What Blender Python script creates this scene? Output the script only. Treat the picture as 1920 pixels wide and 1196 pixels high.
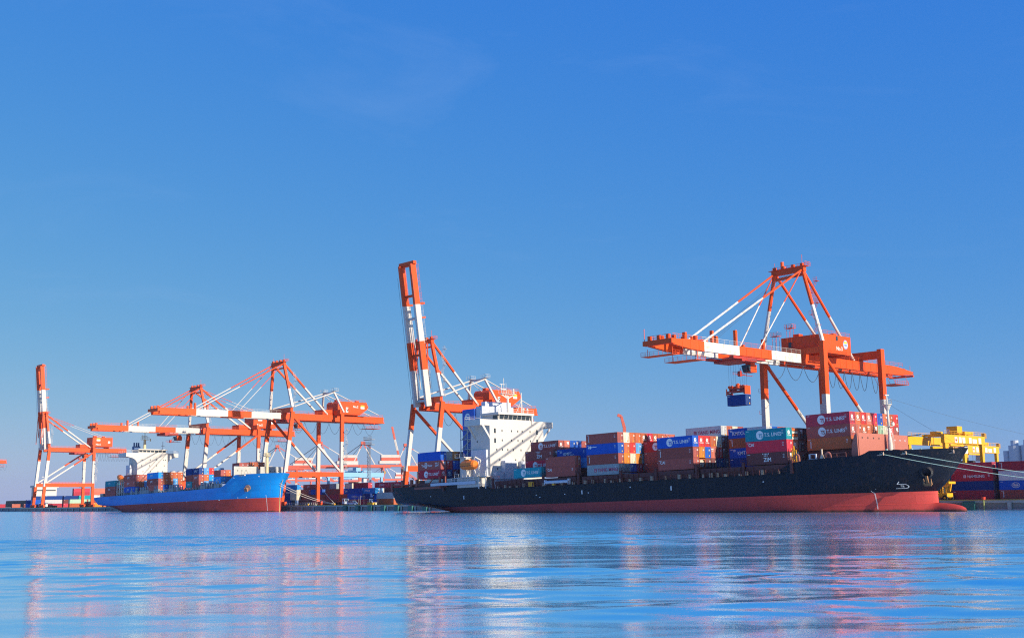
import bpy, math, random
from mathutils import Vector, Matrix
random.seed(7)
C = bpy.context.scene.collection
R = math.radians
for o in list(bpy.data.objects): bpy.data.objects.remove(o)

# ------------------------------------------------------------------ camera, sky, sun
# world X runs along the quay towards the bows, Y runs inland, Z is up (metres)
cam_d = bpy.data.cameras.new('camera'); cam = bpy.data.objects.new('camera', cam_d); C.objects.link(cam)
bpy.context.scene.camera = cam
cam_d.sensor_width = 36; cam_d.lens = 36*2182.49/1920
cam_d.clip_start = 0.5; cam_d.clip_end = 20000
cx = Vector((0.67392456, 0.73870663, -0.01175608)); cu = Vector((0.12101594, -0.09467782, 0.98812512)); cf = Vector((-0.72882154, 0.66734446, 0.15320098))
M = Matrix((cx, cu, -cf)).transposed().to_4x4(); M.translation = Vector((144.8441, -242.0092, 3.8662)); cam.matrix_world = M

SUN = Vector((1.0, 0.15, 0.436)).normalized()
SC = bpy.context.scene
w = bpy.data.worlds.new('World'); SC.world = w; w.use_nodes = True
nt = w.node_tree; nt.nodes.clear()
out = nt.nodes.new('ShaderNodeOutputWorld'); bg = nt.nodes.new('ShaderNodeBackground'); sky = nt.nodes.new('ShaderNodeTexSky')
sky.sky_type = 'NISHITA'; sky.sun_disc = False
sky.sun_elevation = math.asin(SUN.z); sky.sun_rotation = math.atan2(SUN.x, SUN.y)
sky.altitude = 0; sky.air_density = 1.0; sky.dust_density = 0.25; sky.ozone_density = 3.5
# the air's colour response: each channel of the sky is graded by elevation (power and gain per channel)
SKY = 0.13
sep = nt.nodes.new('ShaderNodeSeparateColor'); com = nt.nodes.new('ShaderNodeCombineColor'); nt.links.new(sky.outputs[0], sep.inputs[0])
for i_, (p_, g_) in enumerate(((1.18, .335), (.60, .372), (.02, .515))):
    a_ = nt.nodes.new('ShaderNodeMath'); a_.operation = 'MULTIPLY'; a_.inputs[1].default_value = SKY
    b_ = nt.nodes.new('ShaderNodeMath'); b_.operation = 'POWER'; b_.inputs[1].default_value = p_
    c_ = nt.nodes.new('ShaderNodeMath'); c_.operation = 'MULTIPLY'; c_.inputs[1].default_value = g_/SKY
    nt.links.new(sep.outputs[i_], a_.inputs[0]); nt.links.new(a_.outputs[0], b_.inputs[0]); nt.links.new(b_.outputs[0], c_.inputs[0]); nt.links.new(c_.outputs[0], com.inputs[i_])
hs = com
# faint cirrus wisps
tc = nt.nodes.new('ShaderNodeTexCoord'); mp = nt.nodes.new('ShaderNodeMapping'); mp.inputs['Scale'].default_value = (2.0, 2.6, 9.0); mp.inputs['Rotation'].default_value = (0.2, 0.25, 0.0); mp.inputs['Location'].default_value = (1.7, .4, .35)
nz = nt.nodes.new('ShaderNodeTexNoise'); nz.inputs['Scale'].default_value = 1.6; nz.inputs['Detail'].default_value = 7; nz.inputs['Roughness'].default_value = .62; nz.inputs['Distortion'].default_value = .6
cr = nt.nodes.new('ShaderNodeMapRange'); cr.inputs[1].default_value = .56; cr.inputs[2].default_value = .85; cr.inputs[3].default_value = 0; cr.inputs[4].default_value = .09
mx = nt.nodes.new('ShaderNodeMix'); mx.data_type = 'RGBA'; mx.inputs[7].default_value = (2.6, 3.5, 5.2, 1)
nt.links.new(tc.outputs['Generated'], mp.inputs[0]); nt.links.new(mp.outputs[0], nz.inputs['Vector']); nt.links.new(nz.outputs[0], cr.inputs[0])
nt.links.new(cr.outputs[0], mx.inputs[0]); nt.links.new(hs.outputs[0], mx.inputs[6]); nt.links.new(mx.outputs[2], bg.inputs[0])
bg.inputs[1].default_value = SKY
nt.links.new(bg.outputs[0], out.inputs[0])
sl = bpy.data.lights.new('sun', 'SUN'); sl.energy = 5.0; sl.angle = R(.5); sl.color = (1.0, .86, .68)
so = bpy.data.objects.new('sun', sl); C.objects.link(so); so.rotation_euler = SUN.to_track_quat('Z', 'Y').to_euler()
SC.cycles.use_denoising = False; SC.cycles.pixel_filter_type = 'BLACKMAN_HARRIS'; SC.cycles.filter_width = 1.15; SC.cycles.max_bounces = 6; SC.cycles.volume_bounces = 0; SC.cycles.sample_clamp_indirect = 1
SC.view_settings.view_transform = 'Standard'; SC.view_settings.look = 'None'; SC.view_settings.exposure = 0.45; SC.view_settings.gamma = 1

# ------------------------------------------------------------------ materials
def mat(name, col, rough=.5, metal=0., dirt=0., dirtcol=(.05, .035, .03), scale=.6, streak=False, rand=0., spec=.5, bump=0., bscale=3., plates=False, weed=False):
    m = bpy.data.materials.new(name); m.use_nodes = True; t = m.node_tree; n = t.nodes; b = n['Principled BSDF']
    b.inputs['Base Color'].default_value = (*col, 1); b.inputs['Roughness'].default_value = rough; b.inputs['Metallic'].default_value = metal
    b.inputs['Specular IOR Level'].default_value = spec
    tcn = n.new('ShaderNodeTexCoord'); last = None
    if dirt or bump:
        mpn = n.new('ShaderNodeMapping'); t.links.new(tcn.outputs['Object'], mpn.inputs[0])
        if streak: mpn.inputs['Scale'].default_value = (1, 1, .16)
        if rand:
            oi = n.new('ShaderNodeObjectInfo'); ml = n.new('ShaderNodeMath'); ml.operation = 'MULTIPLY'; ml.inputs[1].default_value = 50
            t.links.new(oi.outputs['Random'], ml.inputs[0]); cb = n.new('ShaderNodeCombineXYZ'); t.links.new(ml.outputs[0], cb.inputs[0]); t.links.new(cb.outputs[0], mpn.inputs['Location'])
    if dirt:
        no = n.new('ShaderNodeTexNoise'); no.inputs['Scale'].default_value = scale; no.inputs['Detail'].default_value = 8; no.inputs['Roughness'].default_value = .65
        t.links.new(mpn.outputs[0], no.inputs['Vector'])
        mr = n.new('ShaderNodeMapRange'); mr.inputs[1].default_value = .45; mr.inputs[2].default_value = .8; mr.inputs[3].default_value = 0; mr.inputs[4].default_value = dirt
        t.links.new(no.outputs[0], mr.inputs[0])
        mi = n.new('ShaderNodeMix'); mi.data_type = 'RGBA'; mi.inputs[6].default_value = (*col, 1); mi.inputs[7].default_value = (*dirtcol, 1)
        t.links.new(mr.outputs[0], mi.inputs[0]); last = mi.outputs[2]
    if rand:
        oi2 = n.new('ShaderNodeObjectInfo'); mr2 = n.new('ShaderNodeMapRange'); mr2.inputs[3].default_value = 1-rand; mr2.inputs[4].default_value = 1+rand
        t.links.new(oi2.outputs['Random'], mr2.inputs[0]); h = n.new('ShaderNodeHueSaturation'); t.links.new(mr2.outputs[0], h.inputs['Value'])
        if last: t.links.new(last, h.inputs['Color'])
        else: h.inputs['Color'].default_value = (*col, 1)
        last = h.outputs[0]
    if last: t.links.new(last, b.inputs['Base Color'])
    if plates:   # welded plate seams and thin rust runs
        sx = n.new('ShaderNodeSeparateXYZ'); cb2 = n.new('ShaderNodeCombineXYZ'); t.links.new(tcn.outputs['Object'], sx.inputs[0]); t.links.new(sx.outputs[0], cb2.inputs[0]); t.links.new(sx.outputs[2], cb2.inputs[1])
        br = n.new('ShaderNodeTexBrick'); br.inputs['Scale'].default_value = 1; br.inputs['Brick Width'].default_value = 9; br.inputs['Row Height'].default_value = 2.3; br.inputs['Mortar Size'].default_value = .05; br.inputs['Mortar Smooth'].default_value = .5
        br.inputs['Color1'].default_value = (1, 1, 1, 1); br.inputs['Color2'].default_value = (.80, .80, .80, 1); br.inputs['Mortar'].default_value = (.62, .60, .60, 1); t.links.new(cb2.outputs[0], br.inputs['Vector'])
        mm = n.new('ShaderNodeMix'); mm.data_type = 'RGBA'; mm.blend_type = 'MULTIPLY'; mm.inputs[0].default_value = .8; t.links.new(last, mm.inputs[6]); t.links.new(br.outputs[0], mm.inputs[7])
        mr_ = n.new('ShaderNodeMapping'); mr_.inputs['Scale'].default_value = (1.3, 1.3, .07); t.links.new(tcn.outputs['Object'], mr_.inputs[0]); nr = n.new('ShaderNodeTexNoise'); nr.inputs['Scale'].default_value = 1.0; nr.inputs['Detail'].default_value = 5; t.links.new(mr_.outputs[0], nr.inputs['Vector'])
        rr = n.new('ShaderNodeMapRange'); rr.inputs[1].default_value = .57; rr.inputs[2].default_value = .72; rr.inputs[4].default_value = .55; t.links.new(nr.outputs[0], rr.inputs[0])
        m3 = n.new('ShaderNodeMix'); m3.data_type = 'RGBA'; m3.inputs[7].default_value = (*[c*.5+r_ for c, r_ in zip(col, (.05, .025, .015))], 1); t.links.new(rr.outputs[0], m3.inputs[0]); t.links.new(mm.outputs[2], m3.inputs[6]); last = m3.outputs[2]
        if weed:   # growth and scum along the water's edge
            gp = n.new('ShaderNodeNewGeometry'); sz = n.new('ShaderNodeSeparateXYZ'); t.links.new(gp.outputs['Position'], sz.inputs[0]); ad = n.new('ShaderNodeMath'); ad.operation = 'MULTIPLY_ADD'; ad.inputs[1].default_value = -1.3; t.links.new(no.outputs[0], ad.inputs[0]); t.links.new(sz.outputs[2], ad.inputs[2])
            wr = n.new('ShaderNodeMapRange'); wr.inputs[1].default_value = -.55; wr.inputs[2].default_value = .0; wr.inputs[3].default_value = .92; wr.inputs[4].default_value = 0; t.links.new(ad.outputs[0], wr.inputs[0]); m4 = n.new('ShaderNodeMix'); m4.data_type = 'RGBA'; m4.inputs[7].default_value = (.03, .028, .02, 1); t.links.new(wr.outputs[0], m4.inputs[0]); t.links.new(last, m4.inputs[6]); last = m4.outputs[2]
        t.links.new(last, b.inputs['Base Color'])
    if bump:
        nb = n.new('ShaderNodeTexNoise'); nb.inputs['Scale'].default_value = bscale; nb.inputs['Detail'].default_value = 4
        t.links.new(mpn.outputs[0], nb.inputs['Vector']); bp = n.new('ShaderNodeBump'); bp.inputs['Strength'].default_value = bump; bp.inputs['Distance'].default_value = .1
        t.links.new(nb.outputs[0], bp.inputs['Height']); t.links.new(bp.outputs[0], b.inputs['Normal'])
    return m
M_OR = mat('crane_orange', (.70, .075, .006), .5, spec=.3, dirt=.6, dirtcol=(.48, .055, .015), scale=.5, streak=True)
M_WH = mat('crane_white', (.56, .54, .50), .5, spec=.3, dirt=.35, dirtcol=(.42, .38, .32), scale=.4)
M_WR = mat('flaking_white', (.74, .72, .66), .55, dirt=1.0, dirtcol=(.28, .16, .07), scale=.8)
M_BRICK = mat('dark_crane_red', (.42, .03, .015), .5, dirt=.4)
M_CABLE = mat('cable', (.03, .045, .07), .6)
M_STEEL = mat('steel_grey', (.32, .33, .34), .4, metal=.6, dirt=.4)
M_DARK = mat('dark_metal', (.03, .03, .035), .6)
M_GLASS = mat('dark_glass', (.03, .045, .06), .08)
M_WHITE = mat('superstructure_white', (.60, .58, .525), .55, spec=.3, dirt=.18, dirtcol=(.5, .45, .36), scale=.3, streak=True)
M_PALEGREY = mat('pale_grey_paint', (.52, .57, .64), .5, dirt=.25, dirtcol=(.3, .3, .3), scale=.3)
M_NAVY = mat('hull_navy', (.0018, .006, .017), .42, spec=.24, plates=True, dirt=.5, dirtcol=(.010, .012, .022), scale=.12, streak=True, bump=.25, bscale=.7)
M_BOOT = mat('boot_red', (.58, .065, .055), .6, spec=.25, plates=True, weed=True, dirt=.6, dirtcol=(.40, .06, .05), scale=.35, bump=.2, bscale=.8)
M_HBLUE = mat('hull_blue', (.001, .25, .68), .45, spec=.3, plates=True, dirt=.45, dirtcol=(.004, .12, .50), scale=.12, bump=.2, bscale=.6)
M_BOOT2 = mat('boot_red_dull', (.46, .05, .035), .6, spec=.25, plates=True, weed=True, dirt=.5, dirtcol=(.18, .03, .03), scale=.3, bump=.2, bscale=.8)
M_DECK = mat('deck_maroon', (.11, .028, .025), .7, dirt=.5)
M_PINK = mat('breakwater_pink', (.42, .14, .10), .6, dirt=.35, dirtcol=(.4, .12, .08), scale=.5)
M_FBLUE = mat('funnel_blue', (.008, .085, .45), .4)
M_LIFE = mat('lifeboat_orange', (.85, .20, .01), .4, dirt=.2)
M_YEL = mat('machine_yellow', (.80, .40, .012), .45, dirt=.3, dirtcol=(.4, .18, .02), scale=.4)
M_CONC = mat('quay_concrete', (.36, .37, .34), .85, dirt=.7, dirtcol=(.13, .15, .14), scale=.25, streak=True, bump=.3)
M_TOP = mat('quay_apron', (.24, .23, .21), .9, dirt=.5, dirtcol=(.1, .1, .1), scale=.1)
M_GREEN = mat('fender_green', (.01, .13, .12), .6, dirt=.4)
M_BLACK = mat('rubber_black', (.012, .012, .013), .7)
M_ROPE = mat('rope', (.62, .55, .44), .8)
M_ROPEG = mat('rope_green', (.42, .62, .52), .8)
M_LET = mat('letter_white', (.78, .78, .76), .5, dirt=.3, dirtcol=(.4, .38, .35), scale=1.2)
M_LETR = mat('letter_crimson', (.42, .03, .10), .5)
M_VAN = mat('van_paint', (.45, .55, .66), .3)
M_RED = mat('signal_red', (.62, .05, .02), .5)
M_CREAMP = mat('mast_cream', (.62, .52, .30), .5)
M_LBLUEP = mat('gantry_light_blue', (.20, .42, .62), .5)
M_HSE = mat('far_crane_red', (.60, .11, .06), .6, dirt=.3)

COL = {}
def ccol(key, words, col, dirt=.35):
    COL[key] = (mat('container_'+words.replace('-', '_').replace(' ', '_'), col, .6, spec=.2, dirt=dirt, dirtcol=tuple(c*.55+.01 for c in col), scale=.9, streak=True, rand=.22), words)
ccol('b', 'brown', (.36, .088, .07)); ccol('r', 'rust-brown', (.50, .125, .045)); ccol('m', 'maroon', (.44, .042, .068))
ccol('c', 'crimson', (.62, .032, .06)); ccol('R', 'red', (.62, .035, .03)); ccol('o', 'orange', (.72, .25, .025))
ccol('B', 'blue', (.008, .10, .50)); ccol('L', 'light blue', (.10, .33, .66)); ccol('S', 'sky-blue', (.01, .28, .70))
ccol('T', 'teal', (.006, .27, .33)); ccol('W', 'cream', (.66, .62, .48)); ccol('g', 'grey', (.36, .42, .44)); ccol('G', 'pale green', (.33, .52, .36))
ccol('n', 'navy', (.008, .045, .21)); ccol('k', 'dark brown', (.16, .05, .048)); ccol('p', 'pinkish brown', (.52, .15, .10)); ccol('E', 'silver', (.52, .54, .55))

# ------------------------------------------------------------------ mesh helpers
class MB:
    def __init__(s): s.v = []; s.f = []; s.m = []
    def add(s, vs, fs, mi=0):
        k = len(s.v); s.v += [tuple(v) for v in vs]; s.f += [tuple(i+k for i in f) for f in fs]; s.m += [mi]*len(fs)
    def box(s, a, b, mi=0):
        x0, y0, z0 = a; x1, y1, z1 = b
        s.add([(x0,y0,z0),(x1,y0,z0),(x1,y1,z0),(x0,y1,z0),(x0,y0,z1),(x1,y0,z1),(x1,y1,z1),(x0,y1,z1)],
              [(0,3,2,1),(4,5,6,7),(0,1,5,4),(1,2,6,5),(2,3,7,6),(3,0,4,7)], mi)
    def beam(s, p0, p1, w, h=None, mi=0, w1=None, h1=None):
        p0 = Vector(p0); p1 = Vector(p1); h = h or w; w1 = w1 or w; h1 = h1 or h
        d = (p1-p0).normalized(); ref = Vector((1, 0, 0)) if abs(d.x) < .9 else Vector((0, 1, 0))
        a = (ref-d*ref.dot(d)).normalized(); b = d.cross(a)   # a: width axis close to X
        vs = []
        for p, ww, hh in ((p0, w, h), (p1, w1, h1)):
            for i, j in ((-1,-1),(1,-1),(1,1),(-1,1)): vs.append(p+a*(i*ww/2)+b*(j*hh/2))
        s.add(vs, [(0,3,2,1),(4,5,6,7),(0,1,5,4),(1,2,6,5),(2,3,7,6),(3,0,4,7)], mi)
    def tube(s, p0, p1, r, mi=0, n=8, r1=None):
        p0 = Vector(p0); p1 = Vector(p1); r1 = r if r1 is None else r1
        d = (p1-p0).normalized(); a = d.orthogonal().normalized(); b = d.cross(a)
        vs = []
        for p, q in ((p0, r), (p1, r1)):
            for i in range(n):
                t = 2*math.pi*i/n; vs.append(p+a*(q*math.cos(t))+b*(q*math.sin(t)))
        s.add(vs, [(i, (i+1) % n, n+(i+1) % n, n+i) for i in range(n)]+[tuple(range(n))[::-1], tuple(range(n, 2*n))], mi)
    def path(s, pts, r, mi=0, n=5):
        for i in range(len(pts)-1): s.tube(pts[i], pts[i+1], r, mi, n)
    def bands(s, p0, p1, w, h, cuts, kind='box'):
        """cuts: [(fraction_end, material_index), ...]"""
        p0 = Vector(p0); p1 = Vector(p1); t = 0
        for e, mi in cuts:
            a = p0.lerp(p1, t); b = p0.lerp(p1, e)
            if kind == 'box': s.beam(a, b, w, h, mi)
            else: s.tube(a, b, w, mi, 10)
            t = e
    def prism(s, poly, axis, a, b, mi=0):
        n = len(poly)
        def P(u, v, t): return {'x': (t, u, v), 'y': (u, t, v), 'z': (u, v, t)}[axis]
        vs = [P(u, v, a) for u, v in poly]+[P(u, v, b) for u, v in poly]
        s.add(vs, [tuple(range(n)), tuple(range(n, 2*n))[::-1]]+[(i, n+i, n+(i+1) % n, (i+1) % n) for i in range(n)], mi)
    def rail(s, pts, h=1.1, r=.035, mi=0, step=2.0):
        for i in range(len(pts)-1):
            a = Vector(pts[i]); b = Vector(pts[i+1]); up = Vector((0, 0, 1))
            for k in (h, h*.5): s.tube(a+up*k, b+up*k, r, mi, 4)
            n = max(1, int((b-a).length/step))
            for j in range(n+1): q = a.lerp(b, j/n); s.tube(q, q+up*h, r, mi, 4)
    def build(s, name, mats, parent=None, org=(0, 0, 0), smooth=False):
        me = bpy.data.meshes.new(name); ox, oy, oz = org
        me.from_pydata([(x-ox, y-oy, z-oz) for x, y, z in s.v], [], s.f)
        for m_ in mats: me.materials.append(m_)
        me.polygons.foreach_set('material_index', s.m)
        if smooth: me.polygons.foreach_set('use_smooth', [True]*len(me.polygons))
        me.update(); fix_normals(me)
        o = bpy.data.objects.new(name, me); C.objects.link(o)
        if parent: o.parent = parent
        return o
import bmesh
def fix_normals(me):
    b = bmesh.new(); b.from_mesh(me); bmesh.ops.recalc_face_normals(b, faces=b.faces); b.to_mesh(me); b.free()
def tag(o, label, cat, group=None):
    o['label'] = label; o['category'] = cat
    if group: o['group'] = group
    return o
def thing(name, label, cat, loc, group=None):
    o = bpy.data.objects.new(name, None); C.objects.link(o); o.location = loc; o.empty_display_size = 1
    return tag(o, label, cat, group)
def sub(o, name, mb, mats, org=(0, 0, 0)):
    return mb.build(name, mats, o, org)

_tc = {}
def text2d(s, h):
    """triangulated outline of a string, left-aligned at 0, height h"""
    k = s
    if k not in _tc:
        cu_ = bpy.data.curves.new('t', 'FONT'); cu_.body = s; cu_.size = 1; cu_.offset = .018; cu_.resolution_u = 3
        ob = bpy.data.objects.new('t', cu_); C.objects.link(ob); dg = bpy.context.evaluated_depsgraph_get()
        me = bpy.data.meshes.new_from_object(ob.evaluated_get(dg))
        vs = [(v.co.x, v.co.y) for v in me.vertices]; fs = [tuple(p.vertices) for p in me.polygons]
        bpy.data.objects.remove(ob); bpy.data.curves.remove(cu_); bpy.data.meshes.remove(me)
        x0 = min(v[0] for v in vs); _tc[k] = ([(x-x0, y) for x, y in vs], fs, max(v[0] for v in vs)-x0)
    vs, fs, wd = _tc[k]; q = h/.7
    return [(x*q, y*q) for x, y in vs], fs, wd*q
class Decal:
    """flat lettering laid on one face; P maps (u, v) on the face to a point"""
    def __init__(s, P): s.P = P; s.mb = MB()
    def text(s, t, u, v, h, mi=0, center=False, lift=0, sx=1., vert=False):
        vs, fs, wd = text2d(t, h)
        if center: u -= wd*sx/2
        if vert: s.mb.add([s.P(u-y, v+x, lift) for x, y in vs], fs, mi)
        else: s.mb.add([s.P(u+x*sx, v+y, lift) for x, y in vs], fs, mi)
    def rect(s, u0, v0, u1, v1, mi=0, lift=0): s.mb.add([s.P(u0, v0, lift), s.P(u1, v0, lift), s.P(u1, v1, lift), s.P(u0, v1, lift)], [(0,1,2,3)], mi)
    def disc(s, u, v, r, mi=0, lift=0, ry=None, a0=0, a1=2*math.pi, n=24):
        ry = ry or r; s.mb.add([s.P(u+r*math.cos(a0+(a1-a0)*i/n), v+ry*math.sin(a0+(a1-a0)*i/n), lift) for i in range(n)], [tuple(range(n))], mi)
    def ring(s, u, v, r, t, mi=0, lift=0, ry=None, n=28):
        ry = ry or r
        for i in range(n):
            a, b = 2*math.pi*i/n, 2*math.pi*(i+1)/n
            s.mb.add([s.P(u+q*math.cos(c), v+qy*math.sin(c), lift) for q, qy, c in ((r, ry, a), (r, ry, b), (r-t, ry-t, b), (r-t, ry-t, a))], [(0,1,2,3)], mi)

CAMP = Vector((144.84, -242.0, 3.87))
def resite(o, k, kz=None):
    """set a finished thing k times farther out and k times larger, its base height kept"""
    p = o.location; o.location = (CAMP.x+k*(p.x-CAMP.x), CAMP.y+k*(p.y-CAMP.y), p.z if kz is None else kz); o.scale = (k, k, k)

# ------------------------------------------------------------------ water, quay
def water():
    import numpy as np
    rs = np.random.RandomState(4)
    vd = np.array([-0.7375, 0.6753]); vr = np.array([0.6753, 0.7375]); c0 = np.array([144.84, -242.0])
    q0, q1, l1, st = 20., 175., 100., .33
    nq = int((q1-q0)/st)+1; nl = int(2*l1/st)+1
    q = np.linspace(q0, q1, nq)[:, None]+np.zeros((1, nl)); l = np.linspace(-l1, l1, nl)[None, :]+np.zeros((nq, 1))
    z = np.zeros_like(q)
    for k in range(WN):                       # wavelets travelling roughly towards the shore; long crests across the view
        lam = 1.0*(13/1.0)**(rs.rand()**1.35); a = rs.randn()*(.30 if lam > 4 else .50); ph = rs.rand()*6.283; kk = 6.283/lam
        z += WSLOPE/kk/math.sqrt(WN/2)*np.sin(kk*(q*math.cos(a)+l*math.sin(a))+ph)
    # gusts: groups of steeper wavelets between smoother lanes
    g = .75+.35*np.sin(q*.11+.9*np.sin(l*.045+1.3)+.5)+.35*np.sin(q*.037-l*.045+2.)+.25*np.sin(q*.31+l*.09+1.5*np.sin(l*.03))
    z *= np.clip(g*1.2-.1, .22, 1.55)
    fade = np.clip((q-q0)/6, 0, 1)*np.clip((q1-q)/45, 0, 1)*np.clip((l1-abs(l))/8, 0, 1); z *= fade
    X = c0[0]+q*vd[0]+l*vr[0]; Y = c0[1]+q*vd[1]+l*vr[1]
    verts = np.stack([X, Y, z], -1).reshape(-1, 3)
    idx = np.arange(nq*nl).reshape(nq, nl)
    quads = np.stack([idx[:-1, :-1], idx[:-1, 1:], idx[1:, 1:], idx[1:, :-1]], -1).reshape(-1, 4)
    W = 3500.
    def P(a, b): return (c0[0]+a*vd[0]+b*vr[0], c0[1]+a*vd[1]+b*vr[1], 0.)
    ex = [P(-W, -W), P(-W, W), P(W, W), P(W, -W), P(q0, -l1), P(q0, l1), P(q1, l1), P(q1, -l1)]; n0 = len(verts)
    verts = np.concatenate([verts, np.array(ex)]); quads = np.concatenate([quads, np.array([[0, 1, 5, 4], [1, 2, 6, 5], [2, 3, 7, 6], [3, 0, 4, 7]])+n0])
    me = bpy.data.meshes.new('sea'); me.vertices.add(len(verts)); me.vertices.foreach_set('co', verts.astype(np.float32).ravel())
    me.loops.add(len(quads)*4); me.loops.foreach_set('vertex_index', quads.astype(np.int32).ravel())
    me.polygons.add(len(quads)); me.polygons.foreach_set('loop_start', np.arange(0, len(quads)*4, 4, dtype=np.int32)); me.polygons.foreach_set('use_smooth', [True]*len(quads)); me.update(calc_edges=True); me.validate()
    m = bpy.data.materials.new('sea_water'); m.use_nodes = True; t = m.node_tree; n = t.nodes; b = n['Principled BSDF']
    b.inputs['Base Color'].default_value = (.03, .42, .72, 1); b.inputs['Roughness'].default_value = .12; b.inputs['IOR'].default_value = 1.33
    b.inputs['Specular IOR Level'].default_value = .75
    g = n.new('ShaderNodeTexCoord'); ang = math.atan2(vr[1], vr[0])
    def noise(scale, sx, sy, detail, rough, rot=0., dist=0.):
        mpn = n.new('ShaderNodeMapping'); mpn.vector_type = 'TEXTURE'; mpn.inputs['Rotation'].default_value = (0, 0, ang+rot); mpn.inputs['Scale'].default_value = (sx, sy, 1)
        t.links.new(g.outputs['Object'], mpn.inputs[0]); no = n.new('ShaderNodeTexNoise'); no.inputs['Scale'].default_value = scale
        no.inputs['Detail'].default_value = detail; no.inputs['Roughness'].default_value = rough; no.inputs['Distortion'].default_value = dist
        t.links.new(mpn.outputs[0], no.inputs['Vector']); return no.outputs[0]
    def math_(op, a, b_):
        q_ = n.new('ShaderNodeMath'); q_.operation = op
        for i, x in enumerate((a, b_)):
            if isinstance(x, (int, float)): q_.inputs[i].default_value = x
            else: t.links.new(x, q_.inputs[i])
        return q_.outputs[0]
    def rng(x, a, b_, c, d):
        r_ = n.new('ShaderNodeMapRange'); r_.interpolation_type = 'SMOOTHSTEP'
        for i, v in enumerate((a, b_, c, d)): r_.inputs[i+1].default_value = v
        t.links.new(x, r_.inputs[0]); return r_.outputs[0]
    chop = noise(.55, 2.6, 1.0, 4, .55, -.1, .3); rip = noise(3.0, 1.6, 1.0, 6, .62, .15, .2)
    patch = noise(.018, 2.2, 1.0, 3, .5, .05, .5)
    # the breeze roughens the open harbour and leaves the near water smoother
    sep_ = n.new('ShaderNodeSeparateXYZ'); t.links.new(g.outputs['Object'], sep_.inputs[0])
    dist = math_('ADD', math_('MULTIPLY', sep_.outputs[0], float(vd[0])), math_('MULTIPLY', sep_.outputs[1], float(vd[1]))); dist = math_('SUBTRACT', dist, float(c0@vd))
    dist = math_('ADD', dist, math_('MULTIPLY', math_('SUBTRACT', patch, .5), 150.))
    wind = rng(dist, 70., 165., 0., 1.)
    h = math_('ADD', math_('MULTIPLY', chop, math_('MULTIPLY', wind, WC)), math_('MULTIPLY', rip, math_('ADD', WR_, math_('MULTIPLY', wind, WR2))))
    bp = n.new('ShaderNodeBump'); bp.inputs['Strength'].default_value = 1; bp.inputs['Distance'].default_value = 1.0
    t.links.new(h, bp.inputs['Height']); t.links.new(bp.outputs[0], b.inputs['Normal'])
    gl = n.new('ShaderNodeBsdfGlossy'); gl.inputs['Color'].default_value = (.92, 1, 1, 1); t.links.new(rng(wind, 0., 1., .015, .17), gl.inputs['Roughness']); t.links.new(bp.outputs[0], gl.inputs['Normal'])
    ms = n.new('ShaderNodeMixShader'); ms.inputs[0].default_value = .68; t.links.new(b.outputs[0], ms.inputs[1]); t.links.new(gl.outputs[0], ms.inputs[2]); t.links.new(ms.outputs[0], n['Material Output'].inputs[0])
    me.materials.append(m); o = bpy.data.objects.new('sea', me); C.objects.link(o); o['kind'] = 'structure'
WN, WSLOPE, WC, WR_, WR2 = 120, .070, .24, .008, .045
water()

QY, QZ = 39.0, 2.3
def quay():
    mb = MB(); mb.box((-1500, QY, -.9), (160, 900, QZ))
    o = mb.build('quay', [M_TOP]); o['kind'] = 'structure'
    mb = MB(); x = -1404.
    mb.box((-1500, QY-.35, 1.75), (160, QY-.004, QZ+.02)); mb.box((-1500, QY-.2, -.9), (160, QY-.006, .35))
    while x < 155:
        mb.box((x, QY-.5, -.9), (x+1.0, QY-.36, 1.9)); x += 9.0 if x > -600 else 12.
    o = mb.build('quay_wall', [M_CONC]); o['kind'] = 'structure'
    mb = MB(); mb.box((-1500, QY+.05, QZ+.02), (160, QY+.4, QZ+.24))
    o = mb.build('quay_kerb', [mat('kerb_yellow', (.50, .42, .10), .8, dirt=.6, dirtcol=(.2, .18, .1), scale=.5)]); o['kind'] = 'structure'
quay()
QWORD = ['first', 'second', 'third', 'fourth', 'fifth', 'sixth', 'seventh', 'eighth', 'ninth', 'tenth', 'eleventh', 'twelfth', 'thirteenth', 'fourteenth', 'fifteenth', 'sixteenth', 'seventeenth', 'eighteenth']
def fenders():
    f = None
    spots = [-270+9.0*i for i in range(7)]
    for k, x in enumerate(spots):
        mb = MB(); mb.box((-1.1, -.75, -1.35), (1.1, 0, 1.35)); mb.box((-1.25, -.9, -1.2), (1.25, -.75, 1.2))
        if f is None: o = f = mb.build('fender', [M_GREEN])
        else: o = f.copy(); C.objects.link(o)
        o.location = (x+4.4, QY-.52, .75)
        tag(o, 'green fender panel on quay wall between the ships, %s right of the blue bow' % QWORD[k], 'fender', 'fenders on the quay wall')
    o = f.copy(); C.objects.link(o); o.location = (5.6, QY-.52, .75); o.scale = (1.3, 1, 1); tag(o, 'green fender panel on quay wall right of the dark bow', 'fender')
fenders()
def bollard(x, label):
    mb = MB(); mb.tube((0, 0, 0), (0, 0, .12), .5, 0, 12); mb.tube((0, 0, .12), (0, 0, .6), .26, 0, 12); mb.tube((0, 0, .6), (0, 0, .85), .42, 0, 12, .3)
    o = mb.build('bollard', [M_YEL]); o.location = (x, QY+.9, QZ); tag(o, label, 'bollard', 'mooring bollards')
for x, l in ((-276.0, 'yellow bollard holding the mooring lines of the blue ship'), (-296.5, 'yellow bollard nearest the bow of the blue ship'), (-258.4, 'yellow bollard beside the small pale van'),
             (-247.1, 'yellow bollard just left of the dark stern')): bollard(x, l)
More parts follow.
